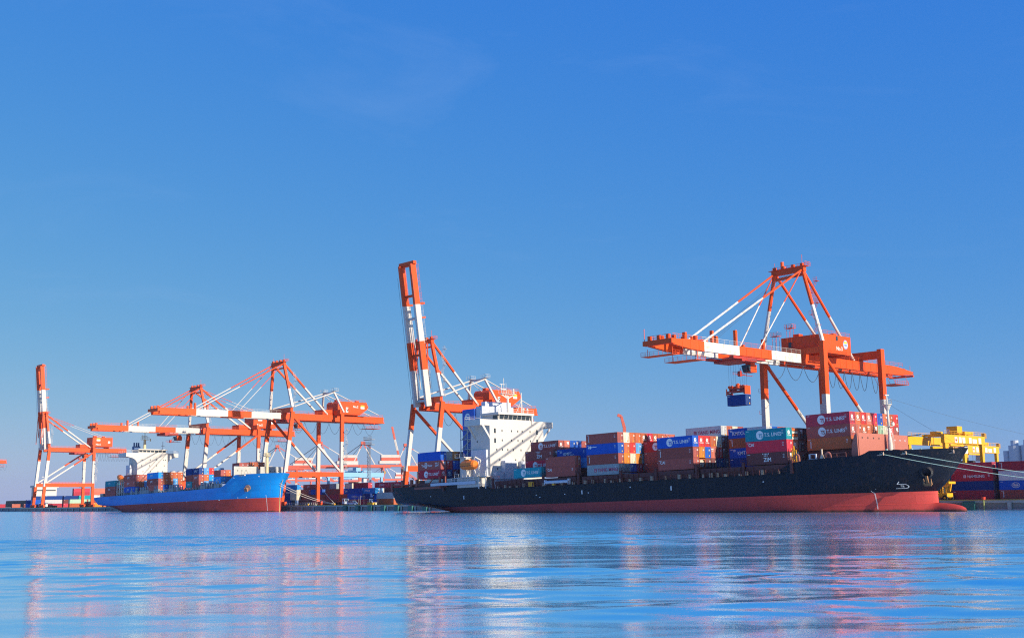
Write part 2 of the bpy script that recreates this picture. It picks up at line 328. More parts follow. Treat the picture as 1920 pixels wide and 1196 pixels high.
def red_post():
    t = thing('marker_post', 'red-topped marker post on the quay edge at far right', 'post', (9.3, QY-.7, 0))
    mb = MB(); mb.tube((0, 0, -.5), (0, 0, 2.5), .13); mb.build('post', [mat('ladder_lime', (.40, .45, .12), .6)], t)
    mb = MB(); mb.tube((0, 0, 2.5), (0, 0, 3.15), .42, 0, 12, .5); mb.build('cap', [M_RED], t)
red_post()

# ------------------------------------------------------------------ containers
_cm = {}
CW = 2.438
def shell_mesh(L, H):
    k = (L, H)
    if k in _cm: return _cm[k]
    mb = MB(); a = L/2; w2 = CW/2
    for sx in (-1, 1):
        for sy in (-1, 1):
            x = sx*(a-.09); y = sy*(w2-.09); mb.box((x-.09, y-.09, 0), (x+.09, y+.09, H))
    for z0, z1 in ((0, .16), (H-.12, H)):
        for sy in (-1, 1): mb.box((-a+.18, sy*(w2-.05)-.05, z0), (a-.18, sy*(w2-.05)+.05, z1))
        for sx in (-1, 1): mb.box((sx*(a-.06)-.06, -w2+.18, z0), (sx*(a-.06)+.06, w2-.18, z1))
    n = int((L-.36)/.28); pts = []
    for i in range(n):
        x = -a+.18+(L-.36)*i/n; p = (L-.36)/n
        pts += [(x, .10), (x+p*.25, .065), (x+p*.5, .065), (x+p*.75, .10)]
    pts.append((a-.18, .10))
    for sy in (-1, 1):
        vs = []
        for x, d in pts: vs += [(x, sy*(w2-d+.045), .16), (x, sy*(w2-d+.045), H-.12)]
        mb.add(vs, [(2*i, 2*i+2, 2*i+3, 2*i+1) for i in range(len(pts)-1)])
    mb.box((-a+.1, -w2+.1, H-.06), (a-.1, w2-.1, H-.025)); mb.box((-a+.1, -w2+.1, .05), (a-.1, w2-.1, .12))
    mb.box((-a+.05, -w2+.18, .16), (-a+.09, w2-.18, H-.12))
    mb.box((a-.12, -w2+.18, .16), (a-.08, w2-.18, H-.12))
    me = bpy.data.meshes.new('container_shell'); me.from_pydata(mb.v, [], mb.f); me.materials.append(M_STEEL); me.update(); fix_normals(me)
    _cm[k] = me
    mb = MB()
    mb.box((-.05, -w2+.2, .18), (0, -.012, H-.14)); mb.box((-.05, .012, .18), (0, w2-.2, H-.14)); mb.box((-.055, -.012, .18), (-.03, .012, H-.14), 2)
    for z in (.62, H*.5, H-.6):
        for y0, y1 in ((-w2+.24, -.05), (.05, w2-.24)): mb.box((0, y0, z-.04), (.02, y1, z+.04))
    for y in (-.86, -.36, .36, .86):
        mb.tube((.05, y, .14), (.05, y, H-.1), .028, 1, 6)
    me2 = bpy.data.meshes.new('container_door'); me2.from_pydata(mb.v, [], mb.f)
    for m_ in (M_STEEL, M_STEEL, M_DARK): me2.materials.append(m_)
    me2.polygons.foreach_set('material_index', mb.m); me2.update(); fix_normals(me2)
    _cm[('door', L, H)] = me2
    return me
def side_decal(kind, L, H, key):
    k = ('s', kind, L, H)
    if k in _cm: return _cm[k]
    d = Decal(lambda u, v, l=0: (u-L/2, -CW/2-.012-l, v))
    c = H/2
    if kind.startswith('ts'):
        q = 1.0 if L > 8 else .62; u0 = L*.36
        d.disc(u0, c, 1.02*q+.08, 0, .0); d.rect(u0-.35*q, c+.12*q, u0+.35*q, c+.30*q, 1, .02); d.rect(u0-.1*q, c-.62*q, u0+.08*q, c+.14*q, 1, .02)
        d.text('S', u0+.30*q, c-.62*q, .92*q, 1, lift=.03); d.text('T.S. LINES', u0+1.3*q, c-.4*q, .84*q, 0)
    elif kind == 'ym':
        d.rect(L*.23, c-.55, L*.23+.95, c+.45, 2); d.rect(L*.23+.22, c-.3, L*.23+.72, c-.12, 1, .02); d.rect(L*.23+.2, c+.1, L*.23+.75, c+.22, 1, .02)
        d.text('YANG MING', L*.23+1.3, c-.5, .95, 2)
    elif kind == 'kmtc': d.text('KMTC', L*.22, c-.45, .9, 0); d.text('LINE', L*.22+3.6, c-.45, .32, 0); d.rect(L*.1, c+.45, L*.1+.8, c+.6, 0); d.rect(L*.1, c+.75, L*.1+.8, c+.9, 0)
    elif kind == 'zim':
        for r_, n_ in ((1.35, 5), (.9, 3)):
            for i in range(n_): d.rect(L*.42+i*.42-n_*.21+.8, c+r_-.35, L*.42+i*.42-n_*.21+1.02, c+r_-.1, 0)
        d.text('ZIM', L*.42, c-.75, .95, 0)
    elif kind == 'cai': d.text('CAI', L*.07, c+.25, .75, 0)
    elif kind == 'nam': d.rect(L*.30, c-.35, L*.30+.75, c+.4, 0); d.rect(L*.30+.2, c-.12, L*.30+.55, c+.16, 1, .02); d.text('NAMSUNG', L*.30+1.2, c-.33, .72, 0)
    elif kind == 'oval': d.ring(L*.38, c, 1.15, .13, 0, ry=.75); d.ring(L*.38, c, .8, .1, 0, ry=.35); d.rect(L*.38-.55, c-.1, L*.38+.55, c+.1, 0)
    elif kind == 'pacer':
        d.text('The', L*.16, c-.4, .8, 0); d.rect(L*.31, c-.8, L*.31+1.15, c+.9, 0); d.rect(L*.31+.3, c-.5, L*.31+.85, c+.6, 1, .02); d.rect(L*.31+.45, c-.2, L*.31+.7, c+.35, 0, .035)
        d.text('Pacer', L*.43, c-.4, .8, 0); d.text('ZIM', L*.75, c-.55, .75, 0); d.rect(L*.75, c+.55, L*.75+1.4, c+.75, 0)
    elif kind == 'sitc': d.text('SITC', L*.30, c-.4, .85 if L > 8 else .8, 0)
    elif kind == 'cma': d.disc(L*.08, c+.55, .3, 0); d.disc(L*.13, c+.6, .42, 0); d.rect(L*.16, c+.6, L*.33, c+.78, 0)
    elif kind == 'vert': 
        for i in range(7): d.rect(L*.075, H*.2+i*.24, L*.075+.26, H*.2+i*.24+.17, 0)
    elif kind == 'word': d.text('COSCO', L*.30, c-.4, .85, 0)
    # identification marks near the door end, as on every box
    if kind not in ('none',): 
        for i in range(3): d.rect(L-1.35, H-.75-i*.32, L-.85, H-.66-i*.32, 0)
    d.rect(L*.03, H-.42, L*.03+.75, H-.32, 0)
    me = bpy.data.meshes.new('side_lettering'); me.from_pydata(d.mb.v, [], d.mb.f)
    for m_ in (M_LET, M_LET, M_LETR): me.materials.append(m_)
    me.polygons.foreach_set('material_index', d.mb.m); me.update(); _cm[k] = me
    return me
def end_decal(kind, H):
    k = ('e', kind, H)
    if k in _cm: return _cm[k]
    d = Decal(lambda u, v, l=0: (.085+l, u, v))
    if kind == 'ts': d.disc(-.1, H*.60, .48, 0); d.disc(.06, H*.58, .30, 1, .012); d.disc(.1, H*.56, .2, 0, .02); d.text('T.S.LINES', 0, H*.30, .28, 0, True)
    elif kind == 'patch': d.rect(-.1, H*.68, .75, H*.86, 0); d.text('ZIM', 0, H*.55, .35, 0)
    elif kind == 'cai': d.rect(-.95, H*.74, -.1, H*.86, 0); d.text('CAI', -.9, H*.58, .3, 0)
    elif kind == 'x':
        for a, b in (((-1.0, .1), (1.0, H-.1)), ((1.0, .1), (-1.0, H-.1))):
            u0, v0 = a; u1, v1 = b; d.mb.add([d.P(u0-.05, v0), d.P(u0+.05, v0), d.P(u1+.05, v1), d.P(u1-.05, v1)], [(0,1,2,3)], 3)
    else:
        d.rect(.35, H*.72, .9, H*.76, 0); d.rect(.35, H*.64, .9, H*.68, 0)
        d.rect(.4, H*.12, .7, H*.24, 2)
    me = bpy.data.meshes.new('door_lettering'); me.from_pydata(d.mb.v, [], d.mb.f)
    for m_ in (M_LET, M_LET, M_YEL, M_DARK): me.materials.append(m_)
    me.polygons.foreach_set('material_index', d.mb.m); me.update(); _cm[k] = me
    return me
def slotmat(o, i, m_): o.material_slots[i].link = 'OBJECT'; o.material_slots[i].material = m_
def container(xf, yc, z, key, label, group, L=12.19, H=2.896, side='none', end='plain', frame=None, parts=True, rz=0):
    """xf: X of the end that faces the bow; yc: centre; z: bottom"""
    m_ = COL[key][0]
    o = bpy.data.objects.new('shipping_container', shell_mesh(L, H)); C.objects.link(o); slotmat(o, 0, m_)
    p = Vector((xf-L/2, yc, z)); rot = (0, 0, 0)
    if frame:
        piv, ang = frame; Rm = Matrix.Rotation(-ang, 3, 'Y'); p = piv+Rm@(p-piv); rot = (0, -ang, 0)
    if rz: rot = (0, 0, rz); p = Vector((xf, yc, z))
    o.location = p; o.rotation_euler = rot; tag(o, label, 'container', group)
    if parts:
        dm = _cm[('door', L, H)]; d = bpy.data.objects.new('door', dm); C.objects.link(d); d.parent = o; d.location = (L/2-.078, 0, 0); slotmat(d, 0, m_)
        if end:
            e = bpy.data.objects.new('door_lettering', end_decal(end, H)); C.objects.link(e); e.parent = d; slotmat(e, 1, m_)
        if side:
            s_ = bpy.data.objects.new('lettering', side_decal(side, L, H, key)); C.objects.link(s_); s_.parent = o; slotmat(s_, 1, m_)
    return o
TIER = ['bottom', 'second', 'third', 'fourth', 'top']
def look(key, side, end):
    w_ = COL[key][1]; q_ = {'ts': 'T.S. LINES ', 'ym': 'YANG MING ', 'kmtc': 'KMTC ', 'zim': 'ZIM ', 'nam': 'NAMSUNG ', 'pacer': 'Pacer ', 'sitc': 'SITC ', 'oval': 'oval-emblem ', 'cai': 'CAI ', 'word': 'lettered '}.get(side, '')
    return w_+' '+q_+'container'
    e = {'ts': ' with round white logo on its doors', 'x': ' with crossed lashing bars', 'patch': ' with white patch on its doors', 'cai': ''}.get(end, '')
    s_ = {'ts': ' with T.S. LINES lettering', 'ym': ' with YANG MING lettering', 'kmtc': ' with KMTC lettering', 'zim': ' with ZIM lettering', 'nam': ' with NAMSUNG lettering', 'pacer': ' with The Pacer lettering',
          'sitc': ' with SITC lettering', 'oval': ' with oval white emblem', 'cai': ' with CAI lettering', 'word': ' with white lettering'}.get(side, '')
    return w_+' container'+(s_ or '')
def stack(rows, xf, z0, frame, place, group, y0=0., L=12.19, H=2.896, pitch=2.5, c0=0, dz=.02):
    """rows: from the top tier down; each row a list of (key, side, end) or None, from the waterside inland"""
    n = len(rows)
    for i, row in enumerate(rows):
        tier = n-1-i
        tw = '' if n == 1 else 'top tier, ' if i == 0 and n > 1 else ('bottom tier, ' if tier == 0 else QWORD[tier]+' tier, ')
        for j, it in enumerate(row):
            if not it: continue
            if isinstance(it, str): it = (it, 'none', 'plain')
            key, side, end = it; c = j+c0
            lab = '%s, %s%s row from water, %s' % (look(key, side, end), tw, QWORD[c], place)
            container(xf, y0+CW/2+j*pitch, z0+tier*(H+dz), key, lab, group, L, H, side, end, frame)

# ------------------------------------------------------------------ hulls
def lerp_tab(tab, x):
    if x <= tab[0][0]: return tab[0][1]
    for (a, b), (c, d) in zip(tab, tab[1:]):
        if x <= c: return b+(d-b)*(x-a)/(c-a)
    return tab[-1][1]
def hull_mesh(B, zboot, zd, stem, ent, nexp, stern, run, tw, mids, decks, zmax, bulb=None, zr=None):
    """rows from keel to deck; every tab is a function of height: stem X, entrance start X, fullness, stern X, run start X, transom width fraction"""
    zr = (zr or [-3, -1.5, -.5, 0, .6, 1.2, 1.8, 2.4])+[zboot]; nw = 14
    ws = [i/nw for i in range(1, nw+1)]
    rowsv = []
    def halfb(x, z):
        xs, xe, xa, xr = lerp_tab(stem, z), lerp_tab(ent, z), lerp_tab(stern, z), lerp_tab(run, z)
        b = B
        if bulb and z < bulb[2]+bulb[3]: xs = bulb[0]+.3
        if x > xe: b *= max(0, 1-max(0, (x-xe)/(xs-xe))**lerp_tab(nexp, z))**.75 if x < xs else 0
        if x < xr: t_ = (xr-x)/(xr-xa); b *= 1-(1-lerp_tab(tw, z))*min(1, t_)**2.2
        if bulb:
            bx, bl, bz, bh, bw = bulb; q = 1-((z-bz)/bh)**2
            if q > 0:
                g = 1-max(0, (x-bx)/bl)**2/q
                c = bw*math.sqrt(q)*math.sqrt(max(0, g)) if g > 0 else 0
                b = (b**4+c**4)**.25
        return b
    def row(zn, wfrac):
        xs, xe, xa, xr = lerp_tab(stem, zn), lerp_tab(ent, zn), lerp_tab(stern, zn), lerp_tab(run, zn)
        X = [xa+(xr-xa)*i/14 for i in range(14)]
        X += [xr+(xe-xr)*q for q in mids]
        X += [xe+(xs-xe)*(1-(1-i/36)**1.7) for i in range(1, 37)]
        pts = []
        for x in X:
            z = zn if wfrac is None else zboot+(lerp_tab(zd, x)-zboot)*wfrac
            pts.append((x, halfb(x, zn), z))
        return pts
    for z in zr: rowsv.append(row(z, None))
    for w_ in ws: rowsv.append(row(zboot+(zmax-zboot)*w_, w_))
    return rowsv, len(zr)-1, halfb
def hull_build(rowsv, nb, yc, mats, parent, org, decks, hb):
    mb = MB(); nr = len(rowsv); nc = len(rowsv[0])
    for s in (-1, 1):
        vs = [(x, yc+s*b, z) for r_ in rowsv for x, b, z in r_]
        f1 = []; f2 = []
        for j in range(nr-1):
            for i in range(nc-1):
                f = (j*nc+i, j*nc+i+1, (j+1)*nc+i+1, (j+1)*nc+i); (f1 if j < nb else f2).append(f)
        k = len(mb.v); mb.v += vs; mb.f += [tuple(q+k for q in f) for f in f1+f2]; mb.m += [1]*len(f1)+[0]*len(f2)
    n = nr*nc
    for j in range(nr-1): mb.f.append((j*nc, n+j*nc, n+(j+1)*nc, (j+1)*nc)); mb.m.append(1 if j < nb else 0)   # transom
    me_o = mb.build('hull', mats, parent, org)
    b = bmesh.new(); b.from_mesh(me_o.data); bmesh.ops.remove_doubles(b, verts=b.verts, dist=.002); bmesh.ops.recalc_face_normals(b, faces=b.faces); b.to_mesh(me_o.data); b.free()
    me_o.data.polygons.foreach_set('use_smooth', [True]*len(me_o.data.polygons))
    try: me_o.data.set_sharp_from_angle(angle=R(35))
    except Exception: pass
    # deck
    mb = MB(); top = rowsv[-1]
    for i in range(nc-1):
        x0, b0, z0 = top[i]; x1, b1, z1 = top[i+1]; d0 = lerp_tab(decks, x0); d1 = lerp_tab(decks, x1)
        b0 = max(0, min(b0, hb(x0, z0-d0-.3))-.15); b1 = max(0, min(b1, hb(x1, z1-d1-.3))-.15)
        if b0 <= 0 or b1 <= 0: continue
        mb.add([(x0, yc-b0, z0-d0), (x1, yc-b1, z1-d1), (x1, yc+b1, z1-d1), (x0, yc+b0, z0-d0)], [(0,1,2,3)])
    sub(parent, 'deck', mb, [M_DECK], org)
    return me_o

# ------------------------------------------------------------------ the dark ship
DP = Vector((-80, 16, 0)); DA = .019; DF = (DP, DA); DC = 16
def dark_ship():
    t = thing('container_ship', 'long black-hulled container ship with red underside, moored at centre right', 'ship', DP); t.rotation_euler = (0, -DA, 0)
    zd = [(-190, 10.3), (-136, 9.9), (-131.5, 8.3), (-30, 8.3), (-23.5, 8.8), (-18.5, 11.2), (-1, 11.5), (.2, 12.55), (9, 12.4), (20, 12.6)]
    dk = [(-190, 1.0), (-136, 1.0), (-131, .1), (-24, .1), (-18, 1.0), (-1, 1.1), (.3, 1.6), (20, 1.6)]
    rows, nb, hb = hull_mesh(16.2, 3.0, zd, [(-3.3, 12.09), (-2.6, 15.05), (-1.62, 16.1), (-1.0, 15.7), (-0.6, 14.96), (-0.3, 14.03), (-0.1, 13.13), (0.05, 12.17), (0.16, 11.08), (0.22, 9.92), (0.24, 9.3), (3, 9.3), (4.7, 11.5), (8, 14.3), (12.6, 17.4)], [(-3, -44), (0, -42), (3, -36), (8, -26), (12.6, -16)],
        [(-3, 1.6), (3, 1.75), (8, 2.2), (12.6, 2.6)], [(-3, -158), (0, -162), (1.9, -168), (3.5, -172.5), (5.3, -182), (12, -183)],
        [(-3, -130), (1.9, -135), (5.3, -158), (12, -176)], [(-3, .04), (1.9, .1), (4, .5), (5.5, .84), (12, .94)], [i/44 for i in range(44)], dk, 12.6,
        (9.2, 6.9, -1.62, 1.85, 1.7), [-3.3, -2.6, -1.62, -1.0, -0.6, -0.3, -0.1, 0.05, 0.16, 0.22]+[.3, .6, 1.2, 1.8, 2.4])
    h = hull_build(rows, nb, DC, [M_NAVY, M_BOOT], t, DP, dk, hb)
    # breakwater
    mb = MB(); xa, xb = -2.7, -3.0
    for s in (-1, 1):
        ya, yb = DC-12.7 if s < 0 else DC, DC if s < 0 else DC+11.4
        X0, X1 = (xa, xb) if s < 0 else (xb, xb-.5)
        mb.add([(X0, ya, 10.3), (X1, yb, 10.3), (X1, yb, 17.0), (X0, ya, 17.0), (X0-.12, ya, 10.3), (X1-.12, yb, 10.3), (X1-.12, yb, 17.0), (X0-.12, ya, 17.0)],
               [(0,1,2,3), (7,6,5,4), (3,2,6,7), (0,3,7,4), (1,5,6,2)])
    mb.prism([(xa-.15, 17.0), (xa-.9, 16.4), (xa-1.6, 14.4), (xa-1.9, 12.0), (xa-1.4, 10.2), (xa-.1, 9.8)], 'y', DC-13.1, DC-12.75)
    for k in range(9): x_ = xa-.4; mb.beam((x_-.7, DC-11.6+k*2.6, 10.3), (x_-.5, DC-11.6+k*2.6, 16.8), .15, .5)
    bw = sub(t, 'breakwater', mb, [M_PINK], DP)
    for k in range(9):
        y = DC-11.0+k*2.6; fx = xa+(xb-xa)*(y-(DC-12.7))/12.7 if y < DC else xb-.5*(y-DC)/11.4
        if abs(y-DC) < .6: continue
        for z in ((15.9, 11.9) if k < 4 else (15.7,)):
            m2 = MB(); m2.tube((fx-.03, y, z), (fx+.05, y, z), .22, 0, 10); sub(bw, 'porthole', m2, [M_DARK if k < 6 else M_PALEGREY], DP)
    # foremast
    mb = MB(); x, y = -1.9, DC
    mb.tube((x, y, 11), (x, y, 15.5), .75, 0, 12, .55); mb.tube((x, y, 15.5), (x, y, 17), .55, 0, 12, .3); mb.tube((x, y, 17), (x, y, 24.0), .32, 0, 12, .26)
    mb.tube((x, y, 22.6), (x, y, 24.0), .3, 0, 12, .95); mb.tube((x, y, 24.0), (x, y, 24.15), 1.15, 0, 14)
    mb.tube((x, y, 24.15), (x, y, 26.6), .28, 0, 8, .12); mb.box((x-.2, y-.9, 26.3), (x+.2, y+.9, 26.5))
    mb.rail([(x+math.cos(a)*1.1, y+math.sin(a)*1.1, 24.15) for a in [i*math.pi/4 for i in range(9)]], 1.1, .035)
    mb.tube((x, y, 18.8), (x, y, 18.9), 1.0, 0, 12); mb.rail([(x+math.cos(a)*.95, y+math.sin(a)*.95, 18.9) for a in [i*math.pi/3 for i in range(7)]], 1.1, .035)
    for s in (-.25, .25): mb.tube((x+.75, y+s+.5, 11), (x+.55, y+s+.5, 18.6), .04, 0, 4)
    for k in range(24): mb.tube((x+.74-k*.007, y+.25, 11.2+k*.31), (x+.74-k*.007, y+.75, 11.2+k*.31), .025, 0, 4)
    fm = sub(t, 'foremast', mb, [M_WHITE], DP)
    m2 = MB(); m2.tube((x+.3, y+1.1, 19.4), (x+.7, y+1.1, 19.4), .45, 0, 12, .5); sub(fm, 'lamp', m2, [M_WHITE], DP)
    # windlasses on the forecastle
    for k, (wx, wy) in enumerate(((2.6, 16), (2.9, 20.3), (3.3, 23.1), (1.4, 12.7))):
        mb = MB(); mb.tube((wx, wy-.9, 11.9), (wx, wy+.9, 11.9), .7, 0, 12); 
        for s in (-.9, 0, .9): mb.tube((wx, wy+s-.06, 11.9), (wx, wy+s+.06, 11.9), 1.15, 0, 14)
        mb.box((wx-.8, wy+1.0, 11), (wx+.6, wy+1.7, 12.3)); sub(t, 'windlass', mb, [M_DECK], DP)
    for wx, wy in ((4.6, 14.2), (5.3, 17.2), (.8, 9.4)):
        mb = MB(); mb.box((wx-.5, wy-.5, 10.9), (wx+.5, wy+.5, 12.7)); mb.tube((wx, wy, 12.7), (wx, wy, 13.1), .3); sub(t, 'vent_box', mb, [mat('mint_paint', (.30, .50, .44), .6)], DP)
    # fairleads + anchor
    for wx in (2.6, 7.0, 14.9):
        b_ = hb(wx, 11.6); mb = MB()
        mb.box((wx-.9, DC-b_-.22, 11.35), (wx+.9, DC-b_+.1, 11.55)); mb.box((wx-.9, DC-b_-.22, 12.0), (wx+.9, DC-b_+.1, 12.15)); mb.box((wx-.95, DC-b_-.22, 11.35), (wx-.7, DC-b_+.1, 12.15)); mb.box((wx+.7, DC-b_-.22, 11.35), (wx+.95, DC-b_+.1, 12.15))
        sub(t, 'fairlead', mb, [mat('fairlead_tan', (.45, .32, .24), .6)], DP)
    ax = 9.2; az = 7.4; ay = DC-hb(ax, az)
    mb = MB(); c = Vector((ax, ay+.5, az)); d = Vector((.55, -.8, -.25)).normalized(); a = d.orthogonal().normalized(); b = d.cross(a); n = 20
    for (r0, l0), (r1, l1) in (((1.75, 0), (1.6, .8)), ((1.6, .8), (1.1, 1.05)), ((1.1, 1.05), (.8, .5))):
        vs = [c+a*(r*math.cos(2*math.pi*i/n))+b*(r*math.sin(2*math.pi*i/n))+d*l for r, l in ((r0, l0), (r1, l1)) for i in range(n)]
        mb.add(vs, [(i, (i+1) % n, n+(i+1) % n, n+i) for i in range(n)])
    hp = sub(t, 'hawse_pipe', mb, [M_NAVY], DP, ); hp.data.polygons.foreach_set('use_smooth', [True]*len(hp.data.polygons))
    mb = MB(); q = c+d*1.2+Vector((0, 0, -.7)); e = q+Vector((.3, -.15, -2.1))
    mb.beam(q, e, .5, .45); mb.beam(e+Vector((-.75, -.1, .1)), e+Vector((.75, .1, .1)), .5, .55); mb.beam(e+Vector((-.75, -.1, .1)), e+Vector((-.85, -.35, 1.5)), .4, .5, 0, .15, .1); mb.beam(e+Vector((.75, .1, .1)), e+Vector((.85, -.1, 1.5)), .4, .5, 0, .15, .1)
    sub(t, 'anchor', mb, [mat('anchor_rust', (.30, .15, .06), .7, dirt=.6)], DP)
    # hull marks near the bow
    def onhull(x, z, off=.05): return (x, DC-hb(x, z)-off, z)
    d = Decal(lambda u, v, l=0: onhull(1.6+u, 3.55+v, .06+l))
    d.ring(-3.5, .75, .62, .13, 0); d.rect(-3.56, .3, -3.44, 1.2, 0); d.rect(-3.95, .68, -3.05, .8, 0)
    for a_ in range(12):
        a0 = -math.pi/2+a_*math.pi/12; a1 = a0+math.pi/12
        d.mb.add([d.P(2.6+r*math.cos(c_), .75+r*.55*math.sin(c_)) for r, c_ in ((1, a0), (1, a1), (.8, a1), (.8, a0))], [(0,1,2,3)], 0)
    d.rect(.9, .2, 2.6, .31, 0); d.rect(1.5, 1.19, 2.6, 1.3, 0); d.mb.add([d.P(1.5, 1.3), d.P(2.1, 1.85), d.P(2.2, 1.75), d.P(1.6, 1.2)], [(0,1,2,3)], 0); d.text('TB', 2.0, .55, .4, 0)
    sub(t, 'hull_mark', d.mb, [M_LET], DP)
    mb = MB()
    for k in range(28):
        z = -.8+k*.17; x0 = -2.3
        if z > 2.6: x0 = -2.3-(z-2.6)**1.5*.9
        for i_ in range(1): mb.add([onhull(x0, z, .05), onhull(x0+.22, z, .05), onhull(x0+.22, z+.11, .05), onhull(x0, z+.11, .05)], [(0,1,2,3)])
    sub(t, 'draught_marks', mb, [M_LET], DP)
    mb = MB()
    for mx_, mz in ((-20, 4.6), (-5.6, 5.6), (-.6, 5.9), (0, 5.95), (-28, 6.4), (-88, 5.6), (-97.5, 5.5), (-108, 4.9), (-72, 6.6), (-109.5, 5.6), (-160, 6.6)):
        p_ = onhull(mx_, mz, .06); mb.add([p_, onhull(mx_+.45, mz, .06), onhull(mx_+.45, mz+.22, .06), onhull(mx_, mz+.22, .06)], [(0,1,2,3)])
    for mx_ in (-57.5, -90.5, -143): mb.add([onhull(mx_, 5.4, .07), onhull(mx_+.4, 5.4, .07), onhull(mx_+.4, 6.5, .07), onhull(mx_, 6.5, .07)], [(0,1,2,3)])
    sub(t, 'hull_marks', mb, [M_LET], DP)
    # scuffed paint patches low contrast come from the material; deck fittings amidships
    pre = set(bpy.data.objects)
    # superstructure: the tall white accommodation block
    S0, S1 = -139.4, -130.2; ya, yb = .2, 23.6
    def zl(zw, x=-130): return zw-DA*(x+80)
    zt = zl(28.0)
    mb = MB(); mb.box((S0, ya, 8.3), (S1, yb, zt))
    # bridge wings
    zw0, zw1 = zl(27.1), zl(29.0)
    mb.box((S0+1.5, -3.7, zw0), (S1+.004, ya-.002, zw1)); mb.box((S0+1.5, yb+.002, zw0), (S1+.004, 28.0, zw1)); mb.box((S0+.5, ya, zt+.002), (S1+.004, yb, zw1))
    for y0, y1 in ((-3.0, ya), (27.4, yb)):
        s = 1 if y1 > y0 else -1
        for xx in (S1-.25, S0+2.0):
            mb.add([(xx, y0, zw0), (xx, y0+s*.9, zw0), (xx, y1, zw0-3.3), (xx, y1, zw0-4.2), (xx+.25, y0, zw0), (xx+.25, y0+s*.9, zw0), (xx+.25, y1, zw0-3.3), (xx+.25, y1, zw0-4.2)], [(0,1,2,3), (7,6,5,4), (0,4,5,1), (3,2,6,7), (1,5,6,2), (0,3,7,4)])
    st = sub(t, 'superstructure', mb, [M_WHITE], DP)
    # wheelhouse
    mb = MB(); w0, w1 = 4.2, 18.8; mb.box((S0+.8, w0, zw1), (S1-.3, w1, zw1+.25)); mb.box((S0+.8, w0-.5, zw1+1.75), (S1+.4, w1+.5, zw1+2.5)); mb.box((S0+.9, w0+.1, zw1+.25), (S1-.6, w1-.1, zw1+1.75))
    mb.box((S1-.3, 18.3, zw1-1.2), (S1+.25, 18.9, zw1+1.75))
    wh = sub(st, 'wheelhouse', mb, [M_WHITE], DP)
    for k in range(7):
        y = w0+.6+k*1.9; m2 = MB(); m2.add([(S1-.45, y, zw1+.28), (S1-.45, y+1.6, zw1+.28), (S1-.15, y+1.6, zw1+1.72), (S1-.15, y, zw1+1.72)], [(0,1,2,3)]); m2.beam((S1-.4, y-.12, zw1+.28), (S1-.1, y-.12, zw1+1.74), .12, .1, 1); sub(wh, 'bridge_window', m2, [M_GLASS, M_WHITE], DP)
    m2 = MB(); m2.add([(S1-3, w0+.05, zw1+.4), (S1-.6, w0+.05, zw1+.4), (S1-.5, w0+.05, zw1+1.6), (S1-3, w0+.05, zw1+1.6)], [(0,1,2,3)]); sub(wh, 'side_window', m2, [M_GLASS], DP)
    # portholes: y, world z
    for zz, ys in ((25.6, (5.2, 9.3, 12.0, 13.9, 17.4)), (22.6, (5.2, 9.2, 12.0, 13.9, 17.5)), (19.6, (2.8, 5.2, 7.5, 9.9, 13.2)), (16.4, (4.0, 10.8, 14.0)), (13.6, (3.0, 7.2))):
        for y in ys: m2 = MB(); m2.box((S1-.05, y, zl(zz)-.35), (S1+.03, y+.42, zl(zz)+.3)); sub(st, 'window', m2, [M_GLASS], DP)
    for zz in (25.5, 22.4):
        for y in (2.0, 20.3): m2 = MB(); m2.box((S1-.05, y, zl(zz)-.75), (S1+.03, y+.75, zl(zz)+.75)); sub(st, 'window', m2, [M_GLASS], DP)
    for zz, xx in ((22.4, -136.5), (15.8, -133)): m2 = MB(); m2.box((xx, ya-.03, zl(zz)-.35), (xx+.45, ya+.03, zl(zz)+.3)); sub(st, 'window', m2, [M_GLASS], DP)
    # grey cabinets at the foot of the front
    mb = MB(); mb.box((S1+.01, 1.1, 8.35), (S1+1.6, 4.6, 13.4)); sub(st, 'deckhouse', mb, [M_PALEGREY], DP)
    mb = MB(); mb.box((S1+.01, 4.7, 8.35), (S1+2.0, 7.1, 17.0)); mb.box((S1+.01, 7.2, 8.35), (S1+2.0, 9.6, 17.0)); sub(st, 'ventilator_casing', mb, [M_PALEGREY], DP)
    mb = MB(); mb.box((S1+.01, 12.2, 8.35), (S1+1.4, 14.6, 17.0)); sub(st, 'ventilator_casing', mb, [M_PALEGREY], DP)
    mb = MB(); mb.box((S0+1, ya-.9, 9.0), (S1-.9, ya-.01, zl(19.6))); sub(st, 'side_casing', mb, [M_PALEGREY], DP)
    # funnel
    mb = MB(); mb.box((-148.5, 4.5, 8.3), (-142.6, 19.5, zl(33.6)))
    fn = sub(t, 'funnel', mb, [M_FBLUE], DP)
    mb = MB(); mb.box((-142.59, 5.2, 8.3), (-139.45, 19.0, zl(34.2))); mb.box((-141.8, 7, zl(34.2)), (-139.8, 8.6, zl(35.8))); mb.box((-141.8, 10, zl(34.2)), (-139.6, 18, zl(33.6)+2.2)); sub(fn, 'engine_casing', mb, [M_PALEGREY], DP)
    mb = MB(); mb.tube((-144.5, 9, zl(33.6)), (-144.5, 9, zl(35)), .5); mb.tube((-146, 11, zl(33.6)), (-146, 11, zl(34.8)), .6); mb.tube((-145, 14, zl(33.6)), (-145, 14, zl(34.6)), .35); sub(fn, 'exhaust_pipe', mb, [M_DARK], DP)
    d = Decal(lambda u, v, l=0: (-148.5+u, 4.47-l, v+zl(33.6)-6))
    d.disc(2.6, 3.4, 1.3, 0); d.disc(2.9, 3.2, .85, 1, .01); d.disc(3.0, 3.1, .6, 0, .02); sub(fn, 'funnel_emblem', d.mb, [M_LET, M_FBLUE], DP)
    mb = MB()
